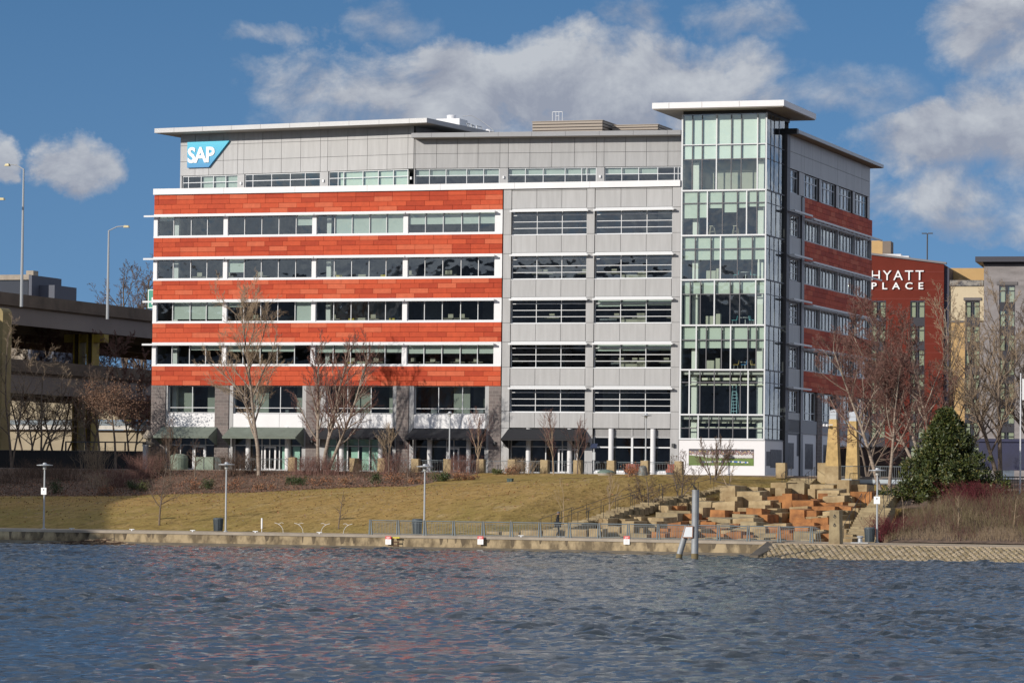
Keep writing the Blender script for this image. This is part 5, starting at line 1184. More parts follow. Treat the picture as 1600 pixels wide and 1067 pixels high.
# footbridge behind the fountain
def footbridge():
    v = -13; u0, zt = fr(1306, 748, v); u1, _ = fr(1445, 748, v); _, zb = fr(1380, 757, v)
    t = thing('footbridge', 'pale steel footbridge with a slate railing behind the fountain', 'footbridge', u0, v, zb); L = u1 - u0; h = zt - zb
    mb = MB(); mb.box(0, L, 0, 3, .12, h); part('deck', mb, mat('pale_steel', (.36, .42, .47), .5), t)
    mb = MB(); mb.box(0, L, .02, 2.8, 0, .115); part('beam', mb, M_dgrey, t)
    n = 4
    for i in range(n):
        a0, a1 = L * i / n, L * (i + 1) / n; mb = MB(); mb.tube((a0, 0, h + 1.1), (a1, 0, h + 1.1), .035, n=5); mb.tube((a0, 0, h + .1), (a1, 0, h + .1), .02, n=4)
        m = int((a1 - a0) / .17)
        for j in range(m + 1): x = a0 + (a1 - a0) * j / m; mb.tube((x, 0, h + .1), (x, 0, h + 1.1), .014 if j else .04, n=4)
        part('rail_panel', mb, M_rail, t)
    mb = MB(); mb.box(.5, L, 2.9, 3.1, -3.2, .0); part('abutment', mb, M_dark, t)
footbridge()

# ------------------------------------------------------------------ stepped stone fountain
def fountain():
    T0 = thing('stepped_fountain', 'terraced fountain of tan and rust coloured stone blocks', 'fountain', 0, 0, 0)
    r = random.Random(21)
    # image rows (y of block tops), left and right limits of the cascade in photo pixels
    Rw = FROW
    cnt = 0
    core = MB(); small = MB(); smallr = MB()
    for i, (y, xl, xr) in enumerate(Rw):
        v = -63.5 + i * 3.5; hz = 751 + .011 * (((xl + xr) / 2) - 800)
        x = xl - r.uniform(0, 12); ppm = F_PX / (309.9 + v - 20)
        while x < xr:
            w = r.choice((12, 16, 20, 26, 36)); w = min(w, xr - x + 8)
            ytop = y + r.uniform(-2.8, 2.2)
            if r.random() < .10 and w < 30: ytop -= r.uniform(5, 13)
            vv = v + r.uniform(-1.6, 1.2); D = None
            u0, zt = fr(x, ytop, vv); u1, _ = fr(x + w, ytop, vv); zb = zt - r.uniform(1.0, 1.5) - .5
            edge = min((x - xl) / 90, (xr - x) / 40) if i > 0 else .3
            rust = r.random() < (.52 if (ytop > y - 4 and edge > .5 and 1 <= i <= 10 and x > 1010) else .08)
            if rust: ytop_ = ytop
            gap = r.random() < .15
            if not gap and (w > 25 or (w > 19 and r.random() < .35)) and cnt < 99:
                mb = MB(); j = lambda: r.uniform(-.10, .10); a, b = 0.03, u1 - u0 - .03; dp = r.uniform(2.4, 4.2); H_ = zt - zb
                mb.hexa([(a, j(), 0), (b, j(), 0), (b, dp, 0), (a, dp, 0), (a + j(), j() * 2, H_ + j()), (b + j(), j() * 2, H_ + j()), (b, dp, H_ + j()), (a, dp, H_ + j())])
                o = part('stone_block', mb, M_rust if rust else (M_stone if r.random() < .6 else M_stoneg), T0); o.location = (u0, vv, zb); cnt += 1
            elif not gap:
                (small if not rust else smallr).box(u0 + .02, u1 - .02, vv + r.uniform(-.3, .5), vv + 4, zb, zt - .1)
            x += w + (r.uniform(4, 12) if r.random() < .3 else 1)
        ua, za = fr(xl, y + 5, v + 2.5); ub, _ = fr(xr, y + 5, v + 2.5); core.box(ua, ub, v + 2.2, v + 8, za - 2.5, za - .25)
    part('core_mass', core, M_rust, T0); part('small_stones', small, M_stone, T0, kind='stuff'); part('small_rust_stones', smallr, M_rust, T0, kind='stuff'); print('fountain blocks', cnt)
fountain()
# stone seat blocks along the promenade to the left of the fountain
r_ = random.Random(6); x = 716; k = 0
while x < 925:
    w = r_.uniform(24, 40); y = 829 - max(0, (x - 800)) * .04 + r_.uniform(-2, 2); u0, zt = fr(x, y, -62.5); u1, _ = fr(x + w - 3, y, -62.5); mb = MB()
    zb = .9; mb.hexa([(0, 0, 0), (u1 - u0, 0, 0), (u1 - u0, 1.2, 0), (0, 1.2, 0), (.04, .03, zt - zb), (u1 - u0 - .03, 0, zt - zb - .04), (u1 - u0, 1.2, zt - zb), (0, 1.2, zt - zb)])
    k += 1; solid('seat_block', mb, M_stone, 'low tan stone seat block behind the promenade railing, %s from the left' % ('first', 'second', 'third', 'fourth', 'fifth', 'sixth', 'seventh', 'eighth', 'ninth')[k - 1], 'stone block', u0, -62.5 - r_.uniform(0, .5), zb, 'low stone seat blocks'); x += w + (8 if r_.random() < .3 else 0)
# stairs left of the fountain, in flights with handrails
def flight(xb, yb, xt, yt, vb, vt, wpx, n, label, rails=True):
    ub, zb = fr(xb, yb, vb); ut, zt = fr(xt, yt, vt)
    t = thing('stone_steps', label, 'steps', ub, vb, zb - .3); w = wpx * (300 + vb - 10) / F_PX
    for i in range(1):
        mb = MB()
        for j in range(n):
            k = j / (n - 1); a = (ut - ub) * k; b = (vt - vb) * k; z = .3 + (zt - zb) * k
            mb.box(a, a + w, b, b + (vt - vb) / (n - 1) + .4, z - .6, z)
        part('treads', mb, M_stoneg, t)
    if rails:
        for s in (0, 1):
            off = s * (w - .1); mb = MB(); q = lambda k, h: (off + (ut - ub) * k, (vt - vb) * k, .3 + (zt - zb) * k + h)
            mb.path([q(-.06, .75), q(-.06, .95), q(0, .98), q(1, .98), q(1.05, .98), q(1.05, .7)], .020, 5)
            for k in (0, .33, .66, 1): mb.tube(q(k, 0), q(k, .98), .022, n=5)
            part('handrail', mb, M_dark, t)
    return t
flight(845, 831, 893, 813, -62, -53, 34, 9, 'lowest flight of stone steps climbing left of the fountain')
flight(893, 817, 962, 792, -53, -43, 34, 10, 'second flight of stone steps climbing left of the fountain')
flight(962, 797, 1030, 775, -43, -33, 36, 10, 'third flight of stone steps climbing left of the fountain')
flight(1035, 778, 1110, 758, -33, -23, 38, 10, 'highest flight of stone steps climbing left of the fountain')
flight(1222, 758, 1236, 747, -19, -12, 44, 7, 'broad stone steps up to the terrace between two stone pillars')
flight(1318, 842, 1345, 793, -62, -45, 56, 14, 'broad shaded stone steps right of the fountain, lower flight')
flight(1352, 792, 1372, 768, -44, -32, 34, 10, 'shaded stone steps right of the fountain, upper flight')
# utility boxes and small things near the terrace
def box_thing(name, label, cat, x0, x1, yt, yb, v, m, dp=.8, extra=None):
    u0, zt = fr(x0, yt, v); u1, zb = fr(x1, yb, v); t = thing(name, label, cat, u0, v, zb - .2)
    w, h = u1 - u0, zt - zb + .2; mb = MB(); mb.box(0, w, 0, dp, 0, h - .06); part('body', mb, m, t)
    mb = MB(); mb.box(-.03, w + .03, -.03, dp + .03, h - .06, h); part('lid', mb, m, t)
    mb = MB(); mb.box(w * .48, w * .52, -.02, 0, .25, h - .1); part('door_seam', mb, M_dark, t); return t
M_sage = mat('sage_paint', (.20, .25, .19), .6, var=.2, scale=1.5)
box_thing('utility_cabinet', 'sage green utility cabinet below the first awning', 'utility box', 304, 333, 713.5, 734, -8.5, M_sage, 1.4)
box_thing('utility_cabinet', 'narrow dark utility cabinet right of the sage green one', 'utility box', 335.5, 345, 714.5, 735, -8.5, mat('teal_dark', (.03, .05, .05), .5), 1.0)
box_thing('meter_box', 'pale box standing in the shade left of the office building', 'utility box', 201, 217, 719, 728, 5, M_galv, .8)
box_thing('drain_kiosk', 'small dark green kiosk on a pale base at the top of the lawn', 'utility box', 792, 799.5, 747, 758, -29, mat('kiosk_green', (.02, .05, .045), .5), .5)
u_, z_ = fr(795, 760, -29); mb = MB(); mb.box(-.35, .35, -.15, .75, 0, .14); solid('kiosk_base', mb, M_wmetal, 'pale concrete base under the dark green kiosk', 'base slab', u_, -29.05, z_)
u_, z_ = fr(276, 733, -9); mb = MB(); mb.lathe([(.85, -.3), (.85, 1.05), (.75, 1.3), (.4, 1.45)], n=20); solid('storage_tank', mb, M_sage, 'rounded sage green tank by the brush left of the sage cabinet', 'tank', u_, -8.5, z_, smooth=False)
u_, z_ = fr(947, 742, -14); t = thing('domed_lid', 'green domed metal lid on a low pale concrete ring', 'manhole lid', u_, -14, z_)
mb = MB(); mb.lathe([(.72, -.1), (.72, .14)], n=24); part('concrete_ring', mb, M_conc, t); mb = MB(); mb.lathe([(.80, .16), (.75, .30), (.5, .42), (.2, .48), (.05, .49)], n=24); part('dome', mb, mat('patina', (.13, .18, .15), .6), t, smooth=True)
u_, z_ = fr(1004.5, 746, -15); t = thing('bell_sculpture', 'grey bell shaped object on a pale plinth by the lawn top', 'bell', u_, -15, z_)
mb = MB(); mb.box(-.42, .42, -.3, .3, 0, .1); part('plinth', mb, M_white, t); mb = MB(); mb.lathe([(.48, .12), (.42, .45), (.34, .85), (.27, 1.0), (.1, 1.05)], n=18); part('bell', mb, mat('bell_grey', (.16, .17, .16), .5, var=.3, scale=3), t)
u_, z_ = fr(929, 735, -9.2); t = thing('solar_post', 'small solar panel tilted on a pale post by the terrace', 'solar post', u_, -9.4, z_); _, zt = fr(929, 699, -9.4); h = zt - z_
mb = MB(); mb.tube((0, 0, 0), (0, 0, h), .07); mb.box(-.12, .12, -.12, .12, h * .45, h * .8); part('post', mb, M_galv, t)
mb = MB(); mb.hexa([(-.3, -.25, h - .05), (.3, -.25, h - .05), (.3, -.2, h - .08), (-.3, -.2, h - .08), (-.3, .1, h + .35), (.3, .1, h + .35), (.3, .14, h + .32), (-.3, .14, h + .32)]); part('solar_panel', mb, mat('panel_navy', (.03, .04, .08), .25), t)
for px, x2, nm in ((975, 1004, 'left'), (1040, 1062, 'right')):
    u0, z_ = fr(px, 738, -4); u1, _ = fr(x2, 738, -4); t = thing('terrace_sofa', 'rust red padded terrace bench, %s of two behind the railing' % nm, 'bench', u0, -4, 5.70, 'rust red terrace benches'); w = u1 - u0
    mb = MB(); mb.box(0, w, 0, .7, .2, .48); mb.box(0, w, .55, .75, .48, .95); part('cushion', mb, mat('rust_fabric', (.30, .10, .07), .8), t); mb = MB(); mb.box(.05, w - .05, .05, .7, 0, .2); part('base', mb, M_dark, t)

# ------------------------------------------------------------------ bare winter trees
def nrm(v): return v / (np.linalg.norm(v) + 1e-9)
class TB:
    """tapered tubes, gathered first and meshed together"""
    def __init__(s): s.q = {}
    def seg(s, p, q, r0, r1, n=3): s.q.setdefault(n, []).append((p[0], p[1], p[2], q[0], q[1], q[2], r0, r1))
    def obj(s, name, m, parent):
        V, F, T, o0 = [], [], [], 0
        for n, l in s.q.items():
            A = np.array(l, float); p, q, r0, r1 = A[:, :3], A[:, 3:6], A[:, 6:7], A[:, 7:8]
            d = q - p; d /= np.linalg.norm(d, axis=1, keepdims=True) + 1e-9
            a = np.where(np.abs(d[:, 2:3]) < .8, np.array([[0., 0., 1.]]), np.array([[1., 0., 0.]]))
            x = np.cross(d, a); x /= np.linalg.norm(x, axis=1, keepdims=True); y = np.cross(d, x)
            t = np.arange(n) * 2 * math.pi / n; c, sn = np.cos(t)[None, :, None], np.sin(t)[None, :, None]
            ring = x[:, None, :] * c + y[:, None, :] * sn
            v = np.concatenate([p[:, None, :] + ring * r0[:, None, :], q[:, None, :] + ring * r1[:, None, :]], 1).reshape(-1, 3)
            i = np.arange(n); f = np.stack([i, (i + 1) % n, (i + 1) % n + n, i + n], -1)
            f = (np.arange(len(l))[:, None, None] * 2 * n + f[None]).reshape(-1, 4) + o0
            V.append(v); F.append(f); o0 += len(v)
        me = bpy.data.meshes.new(name)
        if V:
            v = np.concatenate(V); f = np.concatenate(F).astype(np.int32)
            me.vertices.add(len(v)); me.vertices.foreach_set('co', v.astype(np.float32).reshape(-1)); me.loops.add(f.size); me.loops.foreach_set('vertex_index', f.reshape(-1))
            me.polygons.add(len(f)); me.polygons.foreach_set('loop_start', np.arange(0, f.size, 4, dtype=np.int32)); me.polygons.foreach_set('use_smooth', [True] * len(f)); me.update(calc_edges=True)
        me.materials.append(m); o = link(bpy.data.objects.new(name, me)); o.parent = parent; return o
def _n(x, y, z):
    l = math.sqrt(x * x + y * y + z * z) + 1e-9; return (x / l, y / l, z / l)
def grow(tb, tw, p, d, L_, r, depth, rnd, P, main=False):
    """one limb: bends as it goes and throws side limbs; the last orders are twigs"""
    ns = 6 if main else (4 if depth > 1 else (3 if depth else 2))
    st = L_ / ns; pts = [p]; rr = [r]; dd = d; w = P['wob'] * (0.32 if main else 1); up = 0 if main else P['up']; g = rnd.gauss
    for i in range(ns):
        dd = _n(dd[0] + g(0, w), dd[1] + g(0, w), dd[2] + g(0, w) + up); q = pts[-1]
        pts.append((q[0] + dd[0] * st, q[1] + dd[1] * st, q[2] + dd[2] * st)); rr.append(max(r * (1 - (i + 1) / ns * (P['tap'] if main else .75)), P['rmin']))
    out = tb if (main or depth >= P['limb']) else tw
    for i in range(ns): out.seg(pts[i], pts[i + 1], rr[i], rr[i + 1], 8 if main else (5 if out is tb else 3))
    if depth <= 0: return
    k = P['kids'][min(depth, len(P['kids']) - 1)]
    for j in range(k):
        t = (P['bare'] + (1 - P['bare']) * (j + rnd.random()) / k) if main else (.2 + .8 * (j + rnd.random()) / k)
        f = t * ns; i = min(int(f), ns - 1); a, b = pts[i], pts[i + 1]; f -= i
        q = (a[0] + (b[0] - a[0]) * f, a[1] + (b[1] - a[1]) * f, a[2] + (b[2] - a[2]) * f); e = _n(b[0] - a[0], b[1] - a[1], b[2] - a[2])
        ph = rnd.random() * 6.2832; s1 = _n(e[1] * .2 - e[2] * .9, e[2] * .3 - e[0] * .2, e[0] * .9 - e[1] * .3)
        s2 = (e[1] * s1[2] - e[2] * s1[1], e[2] * s1[0] - e[0] * s1[2], e[0] * s1[1] - e[1] * s1[0]); c, sn = math.cos(ph), math.sin(ph)
        an = P['ang'] * rnd.uniform(.7, 1.25) * (1 if not main else (1.15 - .5 * t)); ca, sa = math.cos(an), math.sin(an)
        cd_ = _n(e[0] * ca + (s1[0] * c + s2[0] * sn) * sa, e[1] * ca + (s1[1] * c + s2[1] * sn) * sa, e[2] * ca + (s1[2] * c + s2[2] * sn) * sa)
        ln = L_ * P['len'] * rnd.uniform(.65, 1.15) * ((1.15 - .65 * (t - P['bare']) / (1 - P['bare'] + 1e-6)) if main else (1.05 - .35 * t))
        grow(tb, tw, q, cd_, ln, max(rr[i] * P['rk'], P['rmin']), depth - 1, rnd, P)
DEF = dict(wob=.10, up=.05, tap=.8, limb=3, kids=[0, 6, 6, 6, 14], ang=.75, len=.36, rk=.55, bare=.28, rmin=.007)
def tree(name, label, px, v, ztop_px, stems, m_trunk, m_twig, P, depth=4, seed=1, u=None, z0=None, group='bare trees', cat='tree', r0=.12, crown='crown'):
    """stems: list of (lean_x, lean_y, height share, base offset)"""
    rnd = random.Random(seed); P = dict(DEF, **P)
    if u is None: u, _ = fr(px, 740, v)
    z = ground(u, v) if z0 is None else z0
    H = fr(px, ztop_px, v)[1] - z
    t = thing(name, label, cat, u, v, z, group)
    tb, tw = TB(), TB()
    for (lx, ly, hs, off) in stems:
        d = nrm(np.array([lx, ly, 1.0])); grow(tb, tw, np.array([off, 0.0, -.2]), d, H * hs / d[2] if d[2] > .5 else H * hs, r0 * (hs ** .7), depth, rnd, P, main=True)
    tb.obj('trunk', m_trunk, t); tw.obj(crown, m_twig, t); return t
birch = dict(kids=[0, 7, 8, 8, 20], ang=.66, len=.38, bare=.22, wob=.11, up=.07, rmin=.0065)
vase = dict(kids=[0, 5, 6, 12], ang=.42, len=.52, bare=.22, wob=.08, up=.10, limb=2, rmin=.008)
wide = dict(kids=[0, 5, 6, 13], ang=.95, len=.42, bare=.25, wob=.14, up=.03, limb=2, rmin=.008)
G1 = 'bare trees in front of the office building'
tree('birch_tree', 'tall pale barked tree rising before the second bay of the red banded wing', 405, -14, 476, [(.0, 0, 1, 0)], M_barkw, M_twigt, dict(birch, kids=[0, 8, 8, 8, 20], len=.44, ang=.62, up=.09, rmin=.007, bare=.20, wob=.12), 4, 5, r0=.21, group=G1)
tree('birch_tree', 'three stemmed birch with reddish twigs leaning to the right before the red bands', 503, -12, 535, [(-.12, 0, .95, -.3), (.10, .03, 1.0, 0), (.50, 0, .88, .35)], M_barkw, M_twigr, birch, 4, 8, r0=.20, group=G1)
tree('small_tree', 'slim young tree before the awning nearest the left corner', 267, -22, 668, [(.0, 0, 1, 0)], M_bark, M_twig, vase, 3, 12, r0=.07, group=G1)
tree('small_tree', 'small forked tree in front of the sage green cabinet', 304, -18, 690, [(.05, 0, 1, 0)], M_bark, M_twig, wide, 3, 13, r0=.07, group=G1)
tree('small_tree', 'slim bare tree by the stone pillar half hidden in shrubs', 607, -14, 672, [(.0, 0, 1, 0)], M_bark, M_twigt, vase, 3, 14, r0=.06, group=G1)
tree('small_tree', 'thin sapling between the mint shopfront and the tall pillar lamp', 637, -20, 700, [(.03, 0, 1, 0)], M_bark, M_twigr, vase, 2, 15, r0=.05, group=G1)
tree('small_tree', 'upright vase shaped tree before the black awning under the white spandrel', 747, -10, 655, [(.0, 0, 1, 0)], M_twigt, M_twigr, vase, 3, 16, r0=.08, group=G1)
tree('small_tree', 'upright vase shaped tree before the black awning of the grey wing', 865, -12, 655, [(.0, 0, 1, 0)], M_twigt, M_twigr, vase, 3, 17, r0=.08, group=G1)
tree('small_tree', 'smaller vase shaped tree beside the solar panel post', 902, -10, 668, [(.0, 0, 1, 0)], M_bark, M_twigr, vase, 3, 18, r0=.07, group=G1)
G2 = 'bare trees on the lawn'
def vfor(px, y):
    best = None
    for i in range(-64, -8):
        u, z = fr(px, y, i); e = z - ground(u, i)
        if best is None or abs(e) < best[0]: best = (abs(e), i)
    return best[1]
for (px, yb, yt, sp, pr, mt, dp, r0, lab, seed) in (
        (250, 819, 722, [(0, 0, 1, 0)], dict(wide, kids=[0, 5, 7, 16], ang=1.05), M_twig, 3, .09, 'small bushy bare tree on the lawn near the shadow edge', 31),
        (530, 825, 768, [(0, 0, 1, 0)], dict(wide, kids=[0, 3, 5, 12], len=.3), M_twig, 3, .06, 'short thin dark sapling low on the lawn above the white racks', 32),
        (881, 818, 752, [(.06, 0, 1, 0)], dict(vase, kids=[0, 3, 4, 8]), M_twigt, 2, .04, 'pale leaning sapling above the walking person', 33),
        (952, 806, 748, [(.1, 0, 1, 0)], dict(vase, kids=[0, 4, 5, 8]), M_twigt, 3, .06, 'pale forked sapling beside the second flight of steps', 34),
        (1010, 790, 732, [(.2, 0, 1, 0.1), (-.3, 0, .9, -.1), (-.8, 0, .6, 0), (.9, 0, .6, 0)], dict(wide, bare=.15), M_twig, 3, .07, 'wide low bare tree below the bell shaped object', 35),
        (1063, 779, 705, [(.12, 0, 1, 0.1), (-.35, 0, .85, -.1), (.7, 0, .7, 0)], dict(wide, bare=.15), M_twig, 3, .07, 'spreading bare tree left of the tall mooring pile', 36),
        (1115, 750, 690, [(.1, 0, 1, 0.1), (-.3, 0, .95, -.15), (.4, 0, .9, .1), (-.7, 0, .6, 0), (.75, 0, .7, 0), (0, .2, .9, .2)], dict(vase, bare=.25, kids=[0, 5, 6, 8]), M_twig, 3, .08, 'many stemmed bare clump before the photo mural', 37),
        (1138, 762, 715, [(-.4, 0, 1, 0), (.3, 0, .8, 0)], dict(wide, kids=[0, 3, 4, 9]), M_twigt, 3, .05, 'small leaning tree right of the clump before the photo mural', 38)):
    tree('small_tree', lab, px, vfor(px, yb), yt, sp, M_bark if mt is M_twig else M_twigt, mt, pr, dp, seed, r0=r0, group=G2)
G3 = 'bare birches on the right bank'
red = dict(birch, kids=[0, 10, 9, 9, 20], ang=.76, len=.40, rmin=.009)
tree('birch_tree', 'forked birch above the fountain spreading left over the stone pylons', 1386, -24, 530, [(-.34, 0, .95, -.15), (.10, 0, .85, .1)], M_barkw, M_twigr, dict(red, bare=.3), 4, 41, r0=.20, group=G3, u=fr(1386, 765, -24)[0])
tree('birch_tree', 'birch with pale crossing stems behind the left side of the evergreen', 1450, -10, 490, [(-.5, 0, .9, -.4), (-.22, 0, 1, -.1), (-.05, 0, .9, .3)], M_barkw, M_twigr, red, 4, 42, r0=.18, group=G3)
tree('birch_tree', 'birch behind the evergreen, its crown against the cream hotel wall', 1492, -4, 480, [(-.1, 0, 1, 0), (.35, 0, .85, .3)], M_barkw, M_twigt, birch, 4, 43, r0=.16, group=G3)
tree('bare_tree', 'straight trunked bare tree before the grey block hotel tower', 1563, -8, 470, [(.02, 0, 1, 0), (-.22, 0, .85, 0)], M_bark, M_twigt, dict(birch, ang=.7), 4, 44, r0=.22, group=G3)
tree('bare_tree', 'bare tree filling the right edge behind the flagpole', 1612, -2, 500, [(-.1, 0, 1, 0), (.2, 0, .9, 0)], M_bark, M_twig, dict(birch, ang=.75), 4, 45, r0=.2, group=G3)
tree('bare_tree', 'low twiggy tree behind the footbridge railing', 1355, 4, 610, [(-.2, 0, 1, 0), (.25, 0, .95, 0), (.6, 0, .7, 0)], M_bark, M_twigr, wide, 3, 46, r0=.12, group=G3)
G4 = 'bare trees in the shade left of the building'
for i, (px, v, yt, st, mt, lab) in enumerate((
        (55, 0, 590, [(.35, 0, 1, 0), (-.15, 0, .9, 0)], M_twigt, 'dark leaning twin trunk tree left of the yellow pier'),
        (62, 4, 560, [(.12, 0, 1, 0), (.3, 0, .8, 0)], M_twigt, 'slender tree with pale upper twigs before the lower road deck'),
        (18, -5, 520, [(-.1, 0, 1, 0), (.1, 0, .8, 0)], M_twigt, 'bare tree overlapping the ochre pier at the left edge'),
        (140, 10, 585, [(-.15, 0, 1, 0), (.2, 0, .9, 0)], M_twig, 'fan shaped bare tree in front of the sunlit ramp'),
        (92, 46, 505, [(-.3, 0, 1, 0), (.1, 0, 1, 0), (.4, 0, .9, 0)], M_twigr, 'hazy reddish tree between the two road decks'),
        (40, 50, 520, [(-.2, 0, 1, 0), (.3, 0, .9, 0)], M_twigr, 'hazy reddish tree under the left end of the upper road deck'),
        (205, 40, 545, [(-.2, 0, 1, 0), (.2, 0, .9, 0)], M_twigr, 'twiggy tree behind the lower road deck beside the building'))):
    tree('bare_tree', lab, px, v, yt, st, M_bark, mt, dict(wide, kids=[0, 6, 7, 11]) if i < 4 else dict(birch, kids=[0, 9, 9, 8, 18], ang=.8, rmin=.011), 3 if i < 4 else 4, 60 + i, r0=.13, group=G4)
# two trees that kept their brown leaves
def leaf_cluster(t, cx, cz, rx, ry, rz, n, m, rnd, sz=.13, hollow=.3):
    mb = MB(); 
    cl = [(rnd.gauss(0, .42), rnd.gauss(0, .42), rnd.gauss(0, .42), rnd.uniform(.10, .26)) for _ in range(34)]
    for i in range(n):
        c = rnd.choice(cl); x = cx + rx * (c[0] + rnd.gauss(0, c[3])); y = ry * (c[1] + rnd.gauss(0, c[3])); z = cz + rz * (c[2] + rnd.gauss(0, c[3]))
        a = np.array([rnd.gauss(0, 1) for _ in range(3)]); a = nrm(a) * sz * rnd.uniform(.6, 1.2); b = nrm(np.cross(a, np.array([rnd.gauss(0, 1) for _ in range(3)]))) * sz * .5
        p = np.array((x, y, z)); mb.add([tuple(p - a), tuple(p + b), tuple(p + a), tuple(p - b)], [(0, 1, 2, 3)], rnd.randrange(2))
    return mb
for i, (px, v, yt, lab) in enumerate(((155, -2, 590, 'oak still holding brown leaves, left of a pair, before the overpass'), (181, -6, 585, 'oak still holding brown leaves, right of a pair, before the overpass'))):
    t = tree('oak_tree', lab, px, v, yt, [(0, 0, 1, 0)], M_bark, M_twig, dict(wide, bare=.45), 3, 80 + i, r0=.14, group='oaks with brown leaves', crown='branches')
    H = fr(px, yt, v)[1] - t.location.z
    part('leaves', leaf_cluster(t, 0, H * .72, 2.6, 2.2, H * .26, 2600, None, random.Random(90 + i), .10), [mat('dry_leaf_a', (.21, .12, .075), .9), mat('dry_leaf_b', (.13, .075, .05), .9)], t)
for (px, v, yt, lab, sd) in ((196, 170, 440, 'far bare tree above the upper deck, left of a pair', 95), (226, 180, 432, 'far bare tree above the upper deck, close to the green sign', 96)):
    tree('bare_tree', lab, px, v, yt, [(0, 0, 1, 0), (.15, 0, .9, 0)], M_bark, M_twig, dict(birch, ang=.8, kids=[0, 5, 6, 7, 14], rmin=.02, bare=.35), 4, sd, r0=.4, group='far trees beyond the overpass', z0=8)

# evergreen magnolia
def evergreen():
    rnd = random.Random(7); v = -32; u, _ = fr(1478, 775, v); z = 3.6; H = fr(1478, 640, v)[1] - z
    t = thing('evergreen_tree', 'broad dark green evergreen with glossy leaves on the right bank', 'tree', u, v, z)
    tb = TB(); 
    tb.seg(np.array([0, 0, -.3]), np.array([.1, 0, H * .5]), .18, .12, 8); tb.seg(np.array([.1, 0, H * .5]), np.array([0.0, 0, H * .93]), .12, .03, 8)
    tips = []
    for i in range(420):
        k = rnd.random() ** .8; zz = H * (.04 + .93 * k); w = (4.7 * (1 - k) ** 1.05 + .30) * rnd.uniform(.45, 1.18); a = rnd.random() * 6.2832
        q = np.array([w * math.cos(a) * (1.08 if math.cos(a) > 0 else .98), w * math.sin(a) * .9, zz + rnd.uniform(-.25, .15)]); tips.append((q, .30 + .32 * rnd.random()))
        tb.seg(np.array([.05, 0, max(zz * .75, .2)]), q, .05, .012, 4)
        for j in range(2): m = q * np.array([.55 + .2 * j, .55 + .2 * j, 1]); m[2] = zz - .1 * (1 - j); tips.append((m + np.array([rnd.gauss(0, .2), rnd.gauss(0, .2), rnd.gauss(0, .15)]), .35))
    tb.obj('trunk', M_bark, t)
    mb = MB()
    for q, s in tips:
        for j in range(60):
            d = nrm(np.array([rnd.gauss(0, 1), rnd.gauss(0, 1), rnd.gauss(0, .75)])); p = q + d * s * rnd.random() ** .4
            ax = nrm(d + np.array([rnd.gauss(0, .5), rnd.gauss(0, .5), rnd.gauss(0, .5) + .3])) * .15 * rnd.uniform(.7, 1.2)
            b = nrm(np.cross(ax, np.array([rnd.gauss(0, 1), rnd.gauss(0, 1), rnd.gauss(0, 1)]))) * .055
            mb.add([tuple(p - ax), tuple(p + b), tuple(p + ax), tuple(p - b)], [(0, 1, 2, 3)], rnd.choices((0, 1, 2), (5, 4, 1))[0])
    part('crown', mb, [mat('leaf_dark', (.040, .058, .016), .5), mat('leaf_mid', (.080, .095, .022), .45), mat('leaf_olive', (.15, .13, .035), .5)], t)
evergreen()

# ------------------------------------------------------------------ shrubs, brush, litter
def twig_bush(name, label, px, yb, v, w, h, n, m, seed, group, fan=.6, cat='shrub', r=.010):
    rnd = random.Random(seed); u, _ = fr(px, yb, v); z = ground(u, v); tb = MB(); T = TB(); L_ = TB()
    for i in range(n):
        x0 = rnd.gauss(0, w * .22); y0 = rnd.gauss(0, .5); hh = h * rnd.uniform(.5, 1.05); dx = rnd.gauss(0, fan * .5) + x0 * .5 / max(w, .1); dy = rnd.gauss(0, fan * .4)
        p = np.array([x0, y0, -.05]); q = p + np.array([dx * hh * .4, dy * hh * .4, hh * .55]); e = q + np.array([dx * hh * .8 + rnd.gauss(0, .1), dy * hh * .5, hh * .45])
        T.seg(p, q, r * 1.4, r, 3); T.seg(q, e, r, r * .5, 3)
        for j in range(3):
            f = q + (e - q) * rnd.random(); g = f + np.array([rnd.gauss(0, .18), rnd.gauss(0, .15), rnd.uniform(.05, .3)]) * h * .8; T.seg(f, g, r * .6, r * .4, 3)
    T.seg(np.array([-w * .35, 0, -.06]), np.array([w * .35, 0, -.06]), .03, .03, 4)
    t = thing(name, label, cat, u, v, z, group); T.obj('stems', m, t); return t
def leafy(name, label, px, yb, v, w, h, n, mats, seed, group, sz=.09, cat='shrub', stems=True):
    rnd = random.Random(seed); u, _ = fr(px, yb, v); z = ground(u, v); t = thing(name, label, cat, u, v, z, group); mb = MB()
    cl = [(rnd.uniform(-.36, .36) * w, rnd.uniform(-.3, .3) * w, h * rnd.uniform(.25, .72), rnd.uniform(.12, .2) * min(w, h * 1.5)) for _ in range(9)]
    for i in range(n):
        c = rnd.choice(cl); p = np.array([c[0] + rnd.gauss(0, c[3]), c[1] + rnd.gauss(0, c[3]), max(.02, c[2] + rnd.gauss(0, c[3]))])
        a = nrm(np.array([rnd.gauss(0, 1) for _ in range(3)])) * sz * rnd.uniform(.6, 1.2); b = nrm(np.cross(a, np.array([rnd.gauss(0, 1) for _ in range(3)]))) * sz * .5
        mb.add([tuple(p - a), tuple(p + b), tuple(p + a), tuple(p - b)], [(0, 1, 2, 3)], rnd.randrange(len(mats)))
    part('foliage', mb, mats, t)
    T = TB()
    for i in range(12): T.seg(np.array([rnd.gauss(0, .08), rnd.gauss(0, .08), -.05]), np.array([rnd.gauss(0, w * .25), rnd.gauss(0, w * .2), h * rnd.uniform(.4, .8)]), .018, .008, 4)
    T.obj('stems', M_bark, t); return t
